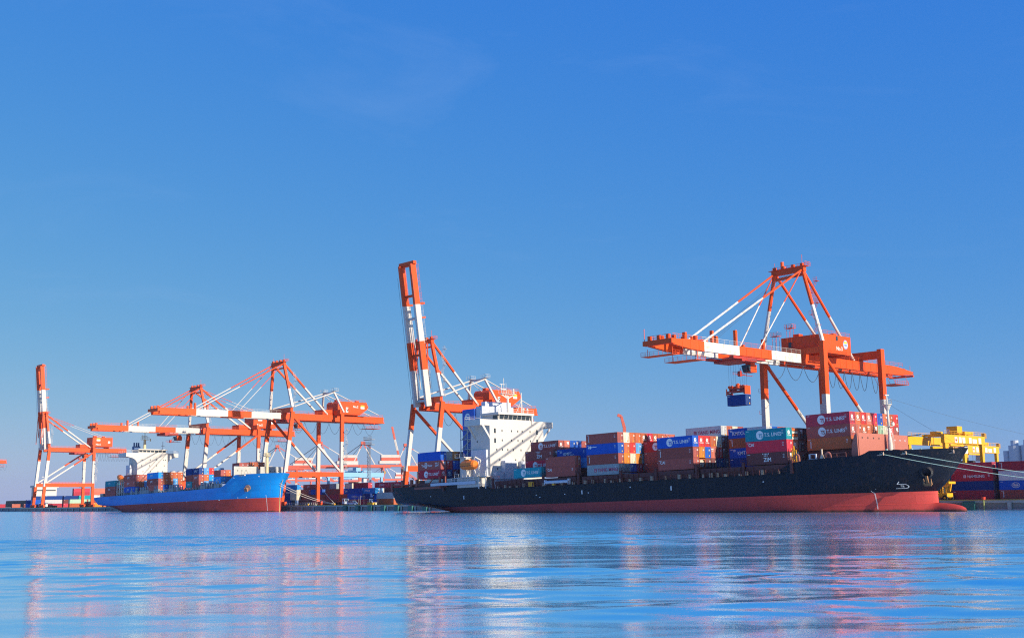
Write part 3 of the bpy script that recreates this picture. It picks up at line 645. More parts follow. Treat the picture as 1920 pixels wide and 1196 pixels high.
    for k in range(5):
        z = zl(14+k*3.2); mb.box((-147.6, 2.6, z), (-140.0, 4.4, z+.15)); mb.rail([(-147.6, 2.7, z+.15), (-140.2, 2.7, z+.15)], 1.1, .04)
        mb.beam((-147, 3.2, z-2.9), (-143, 3.2, z), .12, .6)
    for x_ in (-147.4, -144, -140.3): mb.box((x_-.12, 2.6, 9), (x_+.12, 2.84, zl(26.8)))
    sub(fn, 'stair_tower', mb, [M_WHITE], DP)
    # masts on top
    zb = zw1+2.5
    mb = MB(); mx_, my = -134.2, 11.8
    mb.tube((mx_, my, zb), (mx_, my, zb+5.4), .42, 0, 12, .38); mb.beam((mx_, my, zb+4.9), (mx_, my-3.0, zb+6.4), .25, .3); mb.beam((mx_, my, zb+4.9), (mx_, my+3.0, zb+6.4), .25, .3)
    mb.box((mx_-.7, my-3.2, zb+6.4), (mx_+.7, my+3.2, zb+6.55)); mb.rail([(mx_-.7, my-3.2, zb+6.55), (mx_-.7, my+3.2, zb+6.55)], 1.1, .04); mb.rail([(mx_+.7, my-3.2, zb+6.55), (mx_+.7, my+3.2, zb+6.55)], 1.1, .04)
    mb.tube((mx_, my-2.6, zb+6.5), (mx_, my-2.6, zb+9.6), .12); mb.tube((mx_, my-1.6, zb+6.5), (mx_, my-1.6, zb+11.5), .09); mb.tube((mx_, my-.6, zb+6.5), (mx_, my-.6, zb+10), .07)
    mb.box((mx_-.08, my-3.4, zb+9.4), (mx_+.08, my-1.2, zb+9.55)); mb.tube((mx_, my+2.6, zb+6.5), (mx_, my+2.6, zb+8.2), .35, 0, 8, .3); mb.box((mx_-.1, my-3.0, zb+7.8), (mx_+.1, my-.6, zb+8.05))
    rm = sub(t, 'radar_mast', mb, [M_WHITE], DP)
    mb = MB(); mx_, my = -131.0, 14.8
    mb.tube((mx_, my, zb-.1), (mx_, my, zb+6.2), .16); mb.tube((mx_-.1, my+.7, zb), (mx_, my+.1, zb+5.8), .07); mb.tube((mx_-.1, my-2.2, zb), (mx_, my, zb+4.2), .09); mb.tube((mx_, my, zb+6.2), (mx_, my, zb+6.6), .22)
    for k in range(9): mb.tube((mx_, my, zb+.6*k+.3), (mx_, my+.5, zb+.6*k+.3), .03, 0, 4)
    sub(t, 'signal_mast', mb, [M_WHITE], DP)
    for yy in (16.2, 17.9): mb = MB(); mb.tube((-131.6, yy, zb-.1), (-131.6, yy, zb+1.1), .12); mb.tube((-131.6, yy, zb+1.1), (-131.6, yy, zb+1.8), .42, 0, 12, .3); sub(t, 'antenna_dome', mb, [M_WHITE], DP)
    mb = MB(); mb.rail([(S1+.3, w0-.4, zb), (S1+.3, w1+.4, zb)], 1.1, .045); mb.rail([(S0+1, w0-.4, zb), (S1+.3, w0-.4, zb)], 1.1, .045); sub(t, 'monkey_deck_railing', mb, [M_WHITE], DP)
    mb = MB(); mb.rail([(S0+1.5, -3.6, zw1), (S1, -3.6, zw1)], 1.1, .04); mb.rail([(S0+1.5, -3.6, zw1), (S0+1.5, 3, zw1)], 1.1, .04); sub(t, 'wing_railing', mb, [M_WHITE], DP)
    KS = 1.0165
    for o_ in set(bpy.data.objects)-pre:
        if o_.parent == t: o_.scale = (KS, KS, KS); o_.location = (KS-1)*(DP-CAMP)
    # lifeboat deck beside the funnel
    mb = MB(); mb.box((-145.6, -.6, 9.0), (-134.5, 2.4, 12.1)); mb.box((-146, -1.4, 12.1), (-133.6, 4.4, 12.3)); mb.box((-145.4, .6, 12.3), (-142.4, 4.3, zl(17.6))); mb.rail([(-146, -1.35, 12.3), (-133.7, -1.35, 12.3)], 1.1, .045)
    mb.box((-146.6, -.6, zl(17.6)), (-142.0, 4.3, zl(17.8))); mb.rail([(-146.6, -.5, zl(17.8)), (-142.1, -.5, zl(17.8))], 1.1, .04)
    mb.box((-134.4, -1.35, 8.4), (-134.1, -1.1, 17)); mb.box((-131.2, -1.35, 8.4), (-130.9, -1.1, 14)); mb.box((-134.5, -1.4, 12.1), (-130.2, .15, 12.3)); mb.rail([(-133.6, -1.35, 12.3), (-130.3, -1.35, 12.3)], 1.1, .04); mb.box((-134.5, -1.0, 15.0), (-130.3, .15, 15.15)); mb.rail([(-134.3, -.95, 15.15), (-130.4, -.95, 15.15)], 1.1, .04)
    sub(t, 'boat_deck', mb, [M_WHITE], DP)
    for x_ in (-139.6, -135.3):
        mb = MB(); mb.beam((x_, -.8, 12.3), (x_, .6, 17.4), .22, .35); mb.beam((x_, .6, 17.4), (x_+.1, -1.9, 18.4), .2, .3); mb.beam((x_, -1.2, 12.3), (x_+.1, -2.2, 14.6), .2, .3); mb.tube((x_, -1.9, 18.3), (x_, -2.1, 17.0), .05, 0, 5)
        sub(t, 'lifeboat_davit', mb, [M_WHITE], DP)
    mb = MB(); n = 14; prof = [(-3.45, .5, .6), (-3.3, 1.1, 1.15), (-2.6, 1.4, 1.45), (0, 1.5, 1.6), (2.3, 1.4, 1.5), (3.1, 1.05, 1.25), (3.5, .4, .8)]
    vs = [(-137.5+x, -2.3+w*math.cos(2*math.pi*i/n), 15.7+.2+h_*math.sin(2*math.pi*i/n)) for x, w, h_ in prof for i in range(n)]
    mb.add(vs, [(j*n+i, j*n+(i+1) % n, (j+1)*n+(i+1) % n, (j+1)*n+i) for j in range(len(prof)-1) for i in range(n)]+[tuple(range(n)), tuple(range((len(prof)-1)*n, len(prof)*n))])
    mb.box((-139.2, -2.9, 17.0), (-136.8, -1.7, 17.7)); 
    lb = sub(t, 'lifeboat', mb, [M_LIFE], DP)
    mb = MB(); mb.tube((-141.0, -2.3, 15.5), (-134.1, -2.3, 15.5), .02); mb.box((-140.6, -3.79, 15.55), (-134.6, -3.7, 15.68)); sub(lb, 'rubbing_strake', mb, [M_DARK], DP)
    # grey gangway stowed along the rail
    mb = MB(); mb.box((-158, -1.7, 10.0), (-135.5, -1.4, 10.9)); mb.rail([(-147, -1.75, 10.9), (-136, -1.75, 10.9)], 1.2, .05, 0, 1.4); sub(t, 'gangway', mb, [M_PALEGREY], DP)
    # hatch coamings and hatch covers
    for x0, x1, z1 in ((-180, -168, 10.5), (-167.5, -154, 12.3), (-128, -106.6, 10.6), (-105.4, -92.5, 10.55), (-90.5, -75.5, 10.45), (-74.5, -62.6, 10.5), (-61.9, -49.3, 10.6), (-47.5, -34, 10.6), (-32.8, -20.2, 10.6)):
        mb = MB(); mb.box((x0, .3, 8.2), (x1, 31.7, z1-1.1)); mb.box((x0+.2, -.1 if x1 > -130 else .8, z1-1.12), (x1-.2, 32.1, z1-.12)); sub(t, 'hatch_cover', mb, [M_DECK], DP)
    mb = MB(); mb.box((-18.0, 5.6, 10.6), (-5.6, 27, 13.45)); sub(t, 'hatch_cover', mb, [M_DECK], DP)
    mb = MB()
    for x_ in (-153, -128.6, -106.0, -91.4, -75.0, -62.2, -48.4, -33.4, -19.2):
        zt_ = 11.4 if x_ > -130 else 10.6
        for y_ in (-.6, 32.0): mb.box((x_-.35, y_, 8.2), (x_+.35, y_+.5, zt_))
        mb.box((x_-.35, -.4, zt_-.5), (x_+.35, 32.2, zt_-.25)); mb.rail([(x_+.3, -1.2, zt_-.25), (x_+.3, 2.2, zt_-.25)], 1.0, .04); mb.rail([(x_-.3, -1.2, zt_-.25), (x_-.3, 2.2, zt_-.25)], 1.0, .04)
    x_ = -127
    while x_ < -21:
        mb.box((x_, -1.3, 8.2), (x_+.16, -1.1, 9.4)); mb.box((x_+1.2, -.3, 8.2), (x_+1.35, -.1, 10.3)) if int(x_) % 2 else None; x_ += 1.9
    for z in (8.75, 9.35): mb.tube((-130, -1.25, z), (-20, -1.25, z), .04, 0, 4)
    sub(t, 'lashing_bridges', mb, [M_DECK], DP)
    rnd = random.Random(3); x_ = -126; ft = mat('fitting_tan', (.36, .28, .20), .7)
    while x_ < -22:
        h_ = rnd.uniform(.4, 1.2); mb = MB(); mb.box((x_, -.9, 8.25), (x_+rnd.uniform(.3, .9), -.4, 8.25+h_)); mb.box((x_-.05, -.95, 8.25+h_), (x_+.35, -.35, 8.3+h_)); sub(t, 'deck_fitting', mb, [ft], DP); x_ += rnd.uniform(2, 5)
    mb = MB(); mb.tube((-104.3, -.9, 9.2), (-95.2, -.9, 9.2), .48, 0, 12); mb.box((-104.8, -1.25, 8.5), (-104.3, -.5, 9.9)); mb.box((-95.0, -1.25, 8.4), (-94.5, -.5, 10)); sub(t, 'provision_crane', mb, [M_PALEGREY], DP)
    for a, b in ((-111.8, -110.6), (-101.5, -101.3)): mb = MB(); mb.box((a, -1.2, 8.3), (a+1.1, -.7, 9.6)); mb.box((a+1.3, -1.2, 8.3), (a+2.0, -.7, 9.6)) if a < -110 else None; sub(t, 'yellow_locker', mb, [M_YEL], DP)
    # open stern deck: pillars and white house
    mb = MB()
    for x_ in (-182.3, -176.5, -171.5, -168.5):
        for y_ in (.2, 31): mb.box((x_, y_, 9), (x_+.9, y_+.8, 12.6 if x_ > -180 else 11.8))
    mb.box((-182, .3, 10.8), (-168.5, 31.6, 11.2)); mb.box((-168.4, -.4, 9.2), (-154, .0, 9.9)); mb.beam((-160.6, -.6, 10.4), (-157.8, -.6, 12.6), .3, .3)
    for x_ in (-154.6, -151.6): mb.box((x_, -1.0, 9.5), (x_+.5, -.4, 13))
    sub(t, 'stern_pillars', mb, [mat('pillar_rust', (.30, .075, .05), .6, dirt=.4)], DP)
    mb = MB(); mb.box((-163.8, .6, 9.0), (-154.4, 31, 12.25)); mb.box((-152.5, .6, 9.0), (-150.2, 31, 12.25)); sub(t, 'stern_house', mb, [mat('pale_green_grey', (.44, .50, .46), .6)], DP)
    mb = MB()
    for k in range(7): mb.tube((-180+k*2.2, 1.2, 9.2), (-180+k*2.2, 1.2, 10.2), .3, 0, 8); 
    mb.tube((-173, 2, 10), (-171, 2, 10), .7, 0, 12); sub(t, 'mooring_winch', mb, [mat('tan_winch', (.5, .36, .25), .6)], DP)
    # foredeck bits: ladder cage, vents, pump, rails
    mb = MB(); mb.rail([(-12, .6, 10.7), (-4.9, 1.0, 10.9)], 1.6, .05, 0, 2.2); sub(t, 'foredeck_railing', mb, [M_PINK], DP)
    mb = MB(); mb.rail([(-19.7, .9, 10.6), (-18.5, .9, 10.6)], 3.2, .12, 0, .75); mb.box((-19.2, .6, 10.6), (-18.9, .9, 14.8)); sub(t, 'yellow_ladder', mb, [M_YEL], DP)
    for x_, y_ in ((-18.2, .6), (-9.6, .8)):
        mb = MB(); pts = [(x_+.7*math.cos(a), y_, 11.9+.8*math.sin(a)) for a in [i*math.pi/8 for i in range(9)]]; mb.path([(x_+.7, y_, 10.6)]+pts+[(x_-.7, y_, 11.6)], .22, 0, 8); sub(t, 'gooseneck_vent', mb, [M_PINK], DP)
    mb = MB(); mb.tube((-11.3, .9, 10.6), (-11.3, .9, 12.2), .8, 0, 12, .3); mb.tube((-11.3, .9, 12.2), (-11.3, .9, 13.6), .2); sub(t, 'capstan', mb, [mat('capstan_cream', (.62, .50, .36), .6)], DP)
    mb = MB(); mb.box((-14.6, .1, 10.6), (-12.4, .7, 11.4)); mb.box((-14.5, .15, 11.4), (-14.2, .65, 12.4)); mb.box((-12.8, .15, 11.4), (-12.5, .65, 12.4)); mb.box((-14.5, .15, 12.4), (-12.5, .65, 12.55)); sub(t, 'winch_frame', mb, [M_PALEGREY], DP)
    return t, hb
dship, dhb = dark_ship()
GD = 'containers stacked on the dark ship'
T = lambda k, s='none', e='plain': (k, s, e)
stack([[T('m', 'ts', 'ts'), T('r', 'none', 'ts'), T('R', 'none', 'ts'), T('p', 'none', 'ts'), T('c'), T('B'), T('r'), T('r'), T('R')],
       [T('b', 'ts', 'ts'), T('p'), T('r', 'none', 'ts'), T('r', 'none', 'cai'), T('r', 'none', 'patch'), T('G'), T('W'), T('R', 'none', 'ts'), T('b', 'none', 'patch')],
       [T('r', 'vert'), T('b'), T('b')]], -5.7, 13.62, DF, "dark ship's bow stack", GD, 5.0)
stack([[T('T', 'ts', 'ts')], [T('c', 'cai')], [T('k', 'zim', 'patch')]], -20.4, 10.72, DF, 'bay behind dark foredeck', GD)
stack([[T('r', 'none', 'ts')], [T('W')]], -20.4, 10.72, DF, 'bay behind dark foredeck', GD, 2.5, c0=1)
stack([[T('k', 'none', 'patch'), T('k'), T('k'), T('b'), T('b'), T('b')], [T('k'), T('b'), T('b'), T('k')], [T('b'), T('b')]], -20.4, 10.72, DF, 'bay behind dark foredeck', GD, 5.0, c0=2)
stack([[None, T('B'), T('b'), T('b'), T('r')], [T('r', 'vert'), T('b'), T('b')], [T('B', 'kmtc'), T('b')], [T('n'), T('b')]], -34.3, 10.72, DF, "dark ship's KMTC bay", GD, 11.6, c0=4, H=2.591)
stack([[T('B', 'kmtc')]], -40.5, 18.56, DF, "aft on top of dark ship's KMTC bay", GD, 11.6, c0=4, L=6.06, H=2.591)
stack([[T('E')]], -34.3, 18.56, DF, "forward on top of dark ship's KMTC bay", GD, 11.6, c0=4, L=6.06, H=2.591)
stack([[T('B', 'ts', 'ts'), T('R', 'none', 'ts'), T('R', 'none', 'ts'), T('r'), T('W'), T('k', 'none', 'cai'), T('b'), T('b')],
       [T('b', 'vert'), T('o'), T('B', 'none', 'plain'), T('p', 'none', 'cai'), T('R'), T('k', 'none', 'cai'), T('b'), T('b')],
       [T('b', 'cai'), None, T('k'), T('k'), T('n'), T('n'), T('b'), T('b')]], -49.5, 10.72, DF, "dark ship's tank-container bay", GD)
stack([[T('E', 'ym'), T('r'), T('W'), T('b')]], -49.5, 19.5, DF, "dark ship's YANG MING tier", GD, 12.4, c0=5)
stack([[T('R', 'ts'), T('r')], [T('b'), T('r')], [T('b', 'zim'), T('b')]], -63.4, 10.72, DF, 'bay behind the tank container', GD, 10.4, c0=4)
stack([[T('b', 'vert'), T('W'), T('r'), T('r'), T('r', 'none', 'ts'), T('c', 'none', 'ts'), T('r', 'none', 'ts'), T('r'), T('p'), T('p')],
       [T('B', 'cma'), T('r'), T('R'), T('L'), T('k', 'none', 'cai'), T('r'), T('r')],
       [T('b', 'vert'), T('o'), T('W'), T('o'), T('g'), T('r')],
       [T('g', 'ym', 'x'), T('g', 'none', 'x'), T('B', 'none', 'cai'), T('m'), T('b')]], -76.0, 10.5, DF, "dark ship's tall midships stack", GD)
stack([[T('b')], [T('b', 'cai', 'x')]], -93.0, 10.72, DF, 'two-high column before dark bridge', GD)
stack([[T('B', 'kmtc'), T('r')], [T('L'), T('b')], [T('k', 'none', 'ts'), T('k')]], -93.0, 10.2, DF, 'low bay before dark bridge', GD, 5.0, c0=2)
stack([[T('T', 'ts')]], -107.1, 11.0, DF, 'lone box before dark bridge', GD)
stack([[T('b', 'zim', 'patch'), T('b'), T('B', 'none', 'cai'), T('b'), T('k')], [T('c', 'ts'), T('b'), T('b')]], -107.1, 13.3, DF, 'raised bay before dark bridge', GD, 5.0, c0=2)
stack([[T('b', 'ts', 'ts'), T('p', 'none', 'patch'), T('B'), T('B', 'none', 'cai'), T('b')]], -107.1, 19.15, DF, 'highest tier before dark bridge', GD, 7.5, c0=3)
stack([[T('B'), T('E'), T('o'), T('b'), T('b', 'none', 'ts')],
       [T('b', 'pacer', 'patch'), T('R', 'none', 'cai'), T('B', 'none', 'cai'), T('B', 'none', 'cai'), T('b')],
       [T('c', 'ts', 'ts'), T('n', 'none', 'ts'), T('m', 'none', 'ts'), T('k', 'none', 'ts'), T('b')]], -154.6, 12.55, DF, "dark ship's stern stack", GD, pitch=2.55)
def rotd(p): return DP+Matrix.Rotation(-DA, 3, 'Y')@(Vector(p)-DP)
def tank_container():
    t = thing('tank_container', 'cream tank container in a red frame beside the brown boxes amidships', 'tank container', rotd((-52.5, 3.72, 10.72))); t.rotation_euler = (0, -DA, 0)
    mb = MB(); mb.tube((-2.7, 0, 1.35), (2.7, 0, 1.35), 1.12, 0, 20); mb.tube((2.7, 0, 1.35), (2.95, 0, 1.35), 1.12, 0, 20, .8); sub(t, 'tank', mb, [COL['W'][0]])
    mb = MB()
    for x in (-2.95, 2.95):
        for y in (-1.16, 1.16): mb.box((x-.07, y-.07, 0), (x+.07, y+.07, 2.6))
        for z in (.07, 2.53): mb.box((x-.06, -1.1, z-.07), (x+.06, 1.1, z+.07))
    for y in (-1.16, 1.16): mb.box((-2.9, y-.05, 0), (2.9, y+.05, .14)); mb.box((-2.9, y-.05, 2.45), (2.9, y+.05, 2.58))
    mb.beam((3.02, -1.0, .2), (3.02, .9, 2.3), .05, .05); sub(t, 'frame', mb, [COL['r'][0]])
tank_container()
def flat_racks():
    g = 'flat racks bundled on the dark ship'
    for k in range(4):
        mb = MB(); z = k*.72; mb.box((-12.1, -1.2, 0), (0, 1.2, .42)); mb.box((-.35, -1.2, .42), (0, -.9, .64)); mb.box((-.35, .9, .42), (0, 1.2, .64)); mb.box((-.2, -.7, .43), (0, .7, .56))
        o = mb.build('flat_rack', [COL['r'][0] if k % 2 else COL['W'][0]]); o.location = rotd((-20.4, 3.72, 10.72+2*2.916+z)); o.rotation_euler = (0, -DA, 0)
        tag(o, '%s folded flat rack, %s in the bundle beside the teal container' % ('rust-brown' if k % 2 else 'cream', ('lowest', 'second', 'third', 'uppermost')[k]), 'flat rack', g)
flat_racks()

# ------------------------------------------------------------------ the blue ship
BP = Vector((-345, 7.5, 0)); BA = .02; BC = 7.5
BK = 1.065   # the blue ship lies close along the quay: its measured frame is carried out by this factor
BQ = Vector((CAMP.x+BK*(BP.x-CAMP.x), CAMP.y+BK*(BP.y-CAMP.y), 0)); BF = (BQ, BA)
def bmap(x, y): return CAMP.x+BK*(x-CAMP.x), CAMP.y+BK*(y-CAMP.y)
def blue_ship():
    t = thing('container_ship', 'bright blue container ship with dull red underside, moored at left', 'ship', BP); t.rotation_euler = (0, -BA, 0)
    zd = [(-430, 8.4), (-402, 8.5), (-320, 8.6), (-292, 8.8), (-289, 9.5), (-282, 13.6), (-276, 13.7), (-260, 13.7)]
    dk = [(-430, .9), (-405, .9), (-400, .1), (-291, .1), (-283, 1.2), (-260, 1.2)]
    rows, nb, hb = hull_mesh(13.0, 4.05, zd, [(-3, -267), (4, -266.8), (9, -266.2), (11, -265.2), (13.7, -263.2)], [(-3, -312), (0, -310), (4, -304), (9, -300), (13.7, -294)],
        [(-3, 1.6), (4, 1.7), (9, 1.9), (13.7, 2.1)], [(-3, -396), (1, -402), (3, -409), (5.5, -417), (12, -419)],
        [(-3, -372), (1.9, -380), (5.3, -398), (12, -410)], [(-3, .04), (1.9, .12), (4, .5), (6, .82), (12, .93)], [i/30 for i in range(30)], dk, 13.7)
    hull_build(rows, nb, BC, [M_HBLUE, M_BOOT2], t, BP, dk, hb)
    def onhull(x, z, off=.05): return (x, BC-hb(x, z)-off, z)
    # stem bar
    mb = MB(); mb.path([(-266.9, BC, -2), (-266.65, BC, 4), (-266.0, BC, 9), (-264.4, BC, 11)], .14); sub(t, 'stem_bar', mb, [mat('stem_ochre', (.62, .42, .16), .6)], BP)
    # anchor
    ax, az = -277.5, 8.2; c = Vector((ax, BC-hb(ax, az), az)); mb = MB()
    mb.tube(c+Vector((-.6, .8, .2)), c+Vector((.3, -.7, 0)), 1.3, 0, 14, 1.15); sub(t, 'hawse_pipe', mb, [mat('hawse_brown', (.22, .13, .10), .6, dirt=.5)], BP)
    mb = MB(); e = c+Vector((.2, -1.1, -1.0)); mb.beam(e+Vector((0, 0, 1)), e, .45, .45); mb.beam(e+Vector((-1.0, 0, -.2)), e+Vector((1.0, 0, -.2)), .5, .6); mb.beam(e+Vector((-1.0, 0, -.2)), e+Vector((-1.2, -.1, 1.0)), .35, .45); mb.beam(e+Vector((1.0, 0, -.2)), e+Vector((1.2, -.1, 1.0)), .35, .45); sub(t, 'anchor', mb, [mat('anchor_brown', (.33, .17, .09), .7)], BP)
    mb = MB()
    for x_, z_, s_ in ((-294.5, 3.7, .9), (-283.8, 4.3, .6), (-279.5, 4.4, .6), (-321, 3.75, .6), (-354, 1.4, .6), (-291, 5.3, 1.1), (-271.6, 12.4, .5)): mb.add([onhull(x_, z_, .07), onhull(x_+s_, z_, .07), onhull(x_+s_, z_+.35, .07), onhull(x_, z_+.35, .07)], [(0,1,2,3)])
    for k in range(26): z = -1+k*.24; mb.add([onhull(-271, z, .06), onhull(-270.8, z, .06), onhull(-270.8, z+.14, .06), onhull(-271, z+.14, .06)], [(0,1,2,3)])
    sub(t, 'hull_marks', mb, [M_LET], BP)
    # grey bulkheads behind the forecastle
    for y0, y1 in ((-4.2, 7.0), (8.2, 18.8)):
        mb = MB(); x0 = -282.8 if y0 < 0 else -283.2; mb.box((x0-.3, y0, 12.2), (x0, y1, 17.1)); bw = sub(t, 'bulkhead', mb, [mat('bulkhead_grey', (.44, .45, .41), .6, dirt=.3, dirtcol=(.25, .25, .22))], BP)
        for k in range(3): m2 = MB(); yy = y0+(1.7+k*1.9 if y0 < 0 else 4.6+k*2.0); m2.tube((x0-.02, yy, 15.4), (x0+.05, yy, 15.4), .24, 0, 10); sub(bw, 'porthole', m2, [M_DARK], BP)
    mb = MB(); mb.tube((-277, 7.6, 12.5), (-277, 7.6, 21.0), .75, 0, 12, .6); mb.tube((-277, 7.6, 21), (-277, 7.6, 21.3), 1.5, 0, 12); mb.tube((-277, 7.6, 21.3), (-277, 7.6, 22.3), .55, 0, 10); mb.tube((-277, 7.6, 22.3), (-277, 7.6, 25.8), .14)
    mb.rail([(-277+1.4*math.cos(i*math.pi/4), 7.6+1.4*math.sin(i*math.pi/4), 21.3) for i in range(9)], 1.0, .06); sub(t, 'foremast', mb, [M_CREAMP], BP)
    mb = MB()
    for k in range(4): mb.tube((-279.5+k*.9, -2.6+k*.8, 12.6), (-279.5+k*.9, -2.6+k*.8, 14.8), .1, 0, 5)
    mb.box((-280, -3.6, 13.0), (-275.5, -3.0, 13.5)); sub(t, 'fairlead_rollers', mb, [mat('roller_tan', (.5, .4, .3), .6)], BP)
    # superstructure
    S0, S1 = -390.5, -381.5; ya, yb = 0., 15.2
    def zl(zw): return zw-BA*(S1+345)
    zw0, zw1 = zl(25.7), zl(27.6)
    mb = MB(); mb.box((S0, ya, 8), (S1, yb, zw0-.002)); mb.box((S0+.6, -5.6, zw0), (S1+.05, 20.6, zw1))
    for s, y1, y0 in ((-1, ya, -5.0), (1, yb, 20.0)):
        arc = [(y1, zw0-.01), (y0, zw0-.01)]; r_ = abs(y0-y1)*.75
        arc += [(y1+s*r_*(1-math.sin(a)), zw0-.4-r_*.9*(1-math.cos(a))) for a in [i*math.pi/16 for i in range(1, 9)]]
        mb.prism(arc, 'x', S1-.35, S1-.01)
    st = sub(t, 'superstructure', mb, [M_WHITE], BP)
    mb = MB(); mb.box((S0+.3, ya-.02-1.6, 8), (S1-4.5, ya-.02, zl(22))); sub(st, 'side_casing', mb, [M_PALEGREY], BP)
    mb = MB(); mb.box((S0+1, .6, zw1), (S1-.2, 14.6, zw1+.3)); mb.box((S0+1, .3, zw1+1.3), (S1+.2, 14.9, zw1+1.75)); mb.box((S0+1.2, .8, zw1+.3), (S1-.5, 14.4, zw1+1.3)); wh = sub(st, 'wheelhouse', mb, [M_WHITE], BP)
    for k in range(7): m2 = MB(); y = .9+k*1.95; m2.box((S1-.5, y+.1, zw1+.32), (S1-.3, y+1.65, zw1+1.28)); sub(wh, 'bridge_window', m2, [M_GLASS], BP)
    for zz, ys in ((24.3, (1.6, 2.4, 6.2, 9.5, 13.0, 13.9)), (21.6, (2.0, 5.8, 9.5, 13.3)), (18.8, (2.7, 6.5, 10.2, 12.5))):
        for y in ys: m2 = MB(); m2.box((S1-.05, y, zl(zz)-.3), (S1+.03, y+.35, zl(zz)+.3)); sub(st, 'window', m2, [M_GLASS], BP)
    zb = zw1+1.75
    mb = MB(); mb.tube((-385, 5.0, zb), (-385, 5.0, zb+4.6), .75, 0, 12, .55); mb.box((-386, 3.4, zb+4.6), (-384, 6.8, zb+4.8)); mb.rail([(-384.2, 3.4, zb+4.8), (-384.2, 6.8, zb+4.8)], 1.1, .06); mb.rail([(-385.8, 3.4, zb+4.8), (-385.8, 6.8, zb+4.8)], 1.1, .06)
    mb.tube((-385, 5.0, zb+4.8), (-385, 5.0, zb+9.2), .16); mb.box((-385.1, 4.6, zb+7.9), (-384.9, 8.2, zb+8.1)); mb.box((-385.1, 3.3, zb+6.3), (-384.9, 6.2, zb+6.5)); mb.tube((-385, 7.8, zb+4), (-385, 7.8, zb+5.2), .3); mb.tube((-385, 3.8, zb+4.8), (-385, 3.8, zb+7), .08)
    sub(t, 'radar_mast', mb, [M_CREAMP], BP)
    mb = MB(); mb.box((-389.8, 1.0, zb-.3), (-387.4, 4.0, zb+1.7)); 
    for yy in (1.4, 2.6, 3.6): mb.tube((-388.6, yy, zb+1.7), (-388.6, yy, zb+3.4), .38, 0, 8)
    sub(t, 'funnel', mb, [mat('funnel_navy', (.02, .08, .22), .5)], BP)
    mb = MB(); mb.tube((-382.5, 13, zb-.3), (-382.5, 13, zb+3.8), .12); mb.box((-382.6, 12.2, zb+1.6), (-382.4, 13.9, zb+1.75)); sub(t, 'signal_mast', mb, [M_STEEL], BP)
    mb = MB(); mb.rail([(S1, -5.5, zw1), (S1, .3, zw1)], 1.1, .05); mb.rail([(S1, 15, zw1), (S1, 20.5, zw1)], 1.1, .05); mb.rail([(S0+.7, -5.5, zw1), (S1, -5.5, zw1)], 1.1, .05); sub(t, 'wing_railing', mb, [M_WHITE], BP)
    # lifeboat on its white launching frame aft of the side stack
    mb = MB()
    for x_ in (-391.5, -388.8, -386.4, -384.0):
        mb.box((x_, -5.3, 7.6), (x_+.3, -5.0, 14.6)); mb.box((x_, -2.3, 7.6), (x_+.3, -2.0, 14.6))
    for z_ in (9.8, 12.2, 14.4): mb.box((-391.5, -5.3, z_), (-383.7, -2.0, z_+.18)); mb.rail([(-391.5, -5.3, z_+.18), (-383.8, -5.3, z_+.18)], 1.0, .05)
    mb.beam((-391, -5.1, 8), (-388, -5.1, 12), .15, .15); mb.beam((-386, -3.5, 14.4), (-383.5, -3.5, 18.6), .3, .3)
    sub(t, 'launching_frame', mb, [M_WHITE], BP)
    mb = MB(); n = 12; c0 = Vector((-389.6, -4.2, 16.6)); dd = Vector((.85, 0, -.35)).normalized(); uu = Vector((.35, 0, .85)).normalized()
    prof = [(-3, .3, .3), (-2.6, .9, .9), (-1.5, 1.3, 1.35), (0, 1.4, 1.45), (1.6, 1.25, 1.3), (2.5, .8, .9), (3, .25, .3)]
    vs = [c0+dd*x+Vector((0, 1, 0))*(w*math.cos(2*math.pi*i/n))+uu*(h_*math.sin(2*math.pi*i/n)) for x, w, h_ in prof for i in range(n)]
    mb.add(vs, [(j*n+i, j*n+(i+1) % n, (j+1)*n+(i+1) % n, (j+1)*n+i) for j in range(len(prof)-1) for i in range(n)]+[tuple(range(n)), tuple(range((len(prof)-1)*n, len(prof)*n))])
    sub(t, 'lifeboat', mb, [M_LIFE], BP)
    # hatch covers, stanchions
    hg = mat('hatch_grey_green', (.13, .16, .16), .7, dirt=.3)
    for x0, x1 in ((-406, -392.6), (-385, -371.8), (-360.6, -347.6), (-335, -323.4), (-323, -310), (-309, -290)): mb = MB(); mb.box((x0, -4.2, 8), (x1, 19.2, 9.35)); sub(t, 'hatch_cover', mb, [hg], BP)
    mb = MB(); x_ = -383; rnd = random.Random(5)
    while x_ < -291:
        h_ = rnd.uniform(1.0, 2.2); mb.box((x_, -5.3, 8.5), (x_+.35, -4.9, 8.5+h_)); mb.box((x_+.9, -5.3, 8.5), (x_+1.1, -4.9, 9.5)) if rnd.random() < .8 else None
        if rnd.random() < .3: mb.box((x_-.6, -5.4, 8.5), (x_+1.6, -4.7, 10.2)); mb.box((x_-.2, -5.3, 10.2), (x_+1.0, -4.8, 11.6))
        x_ += 2.4
    for z_ in (9.1, 9.6): mb.tube((-390, -5.35, z_), (-291, -5.35, z_), .05, 0, 4)
    sub(t, 'lashing_posts', mb, [mat('deck_green_grey', (.20, .25, .27), .6)], BP)
    mb = MB()
    for k in range(9): x0 = -308+k*2.1; mb.box((x0, -5.2, 8.7), (x0+.3, -4.9, 11.0)); mb.beam((x0+.2, -5, 8.7), (x0+1.8, -5, 10.8), .12, .12) if k % 2 else mb.box((x0, -5.2, 10.8), (x0+2, -4.9, 11))
    sub(t, 'cream_lashing_frames', mb, [mat('lashing_cream', (.62, .58, .48), .6)], BP)
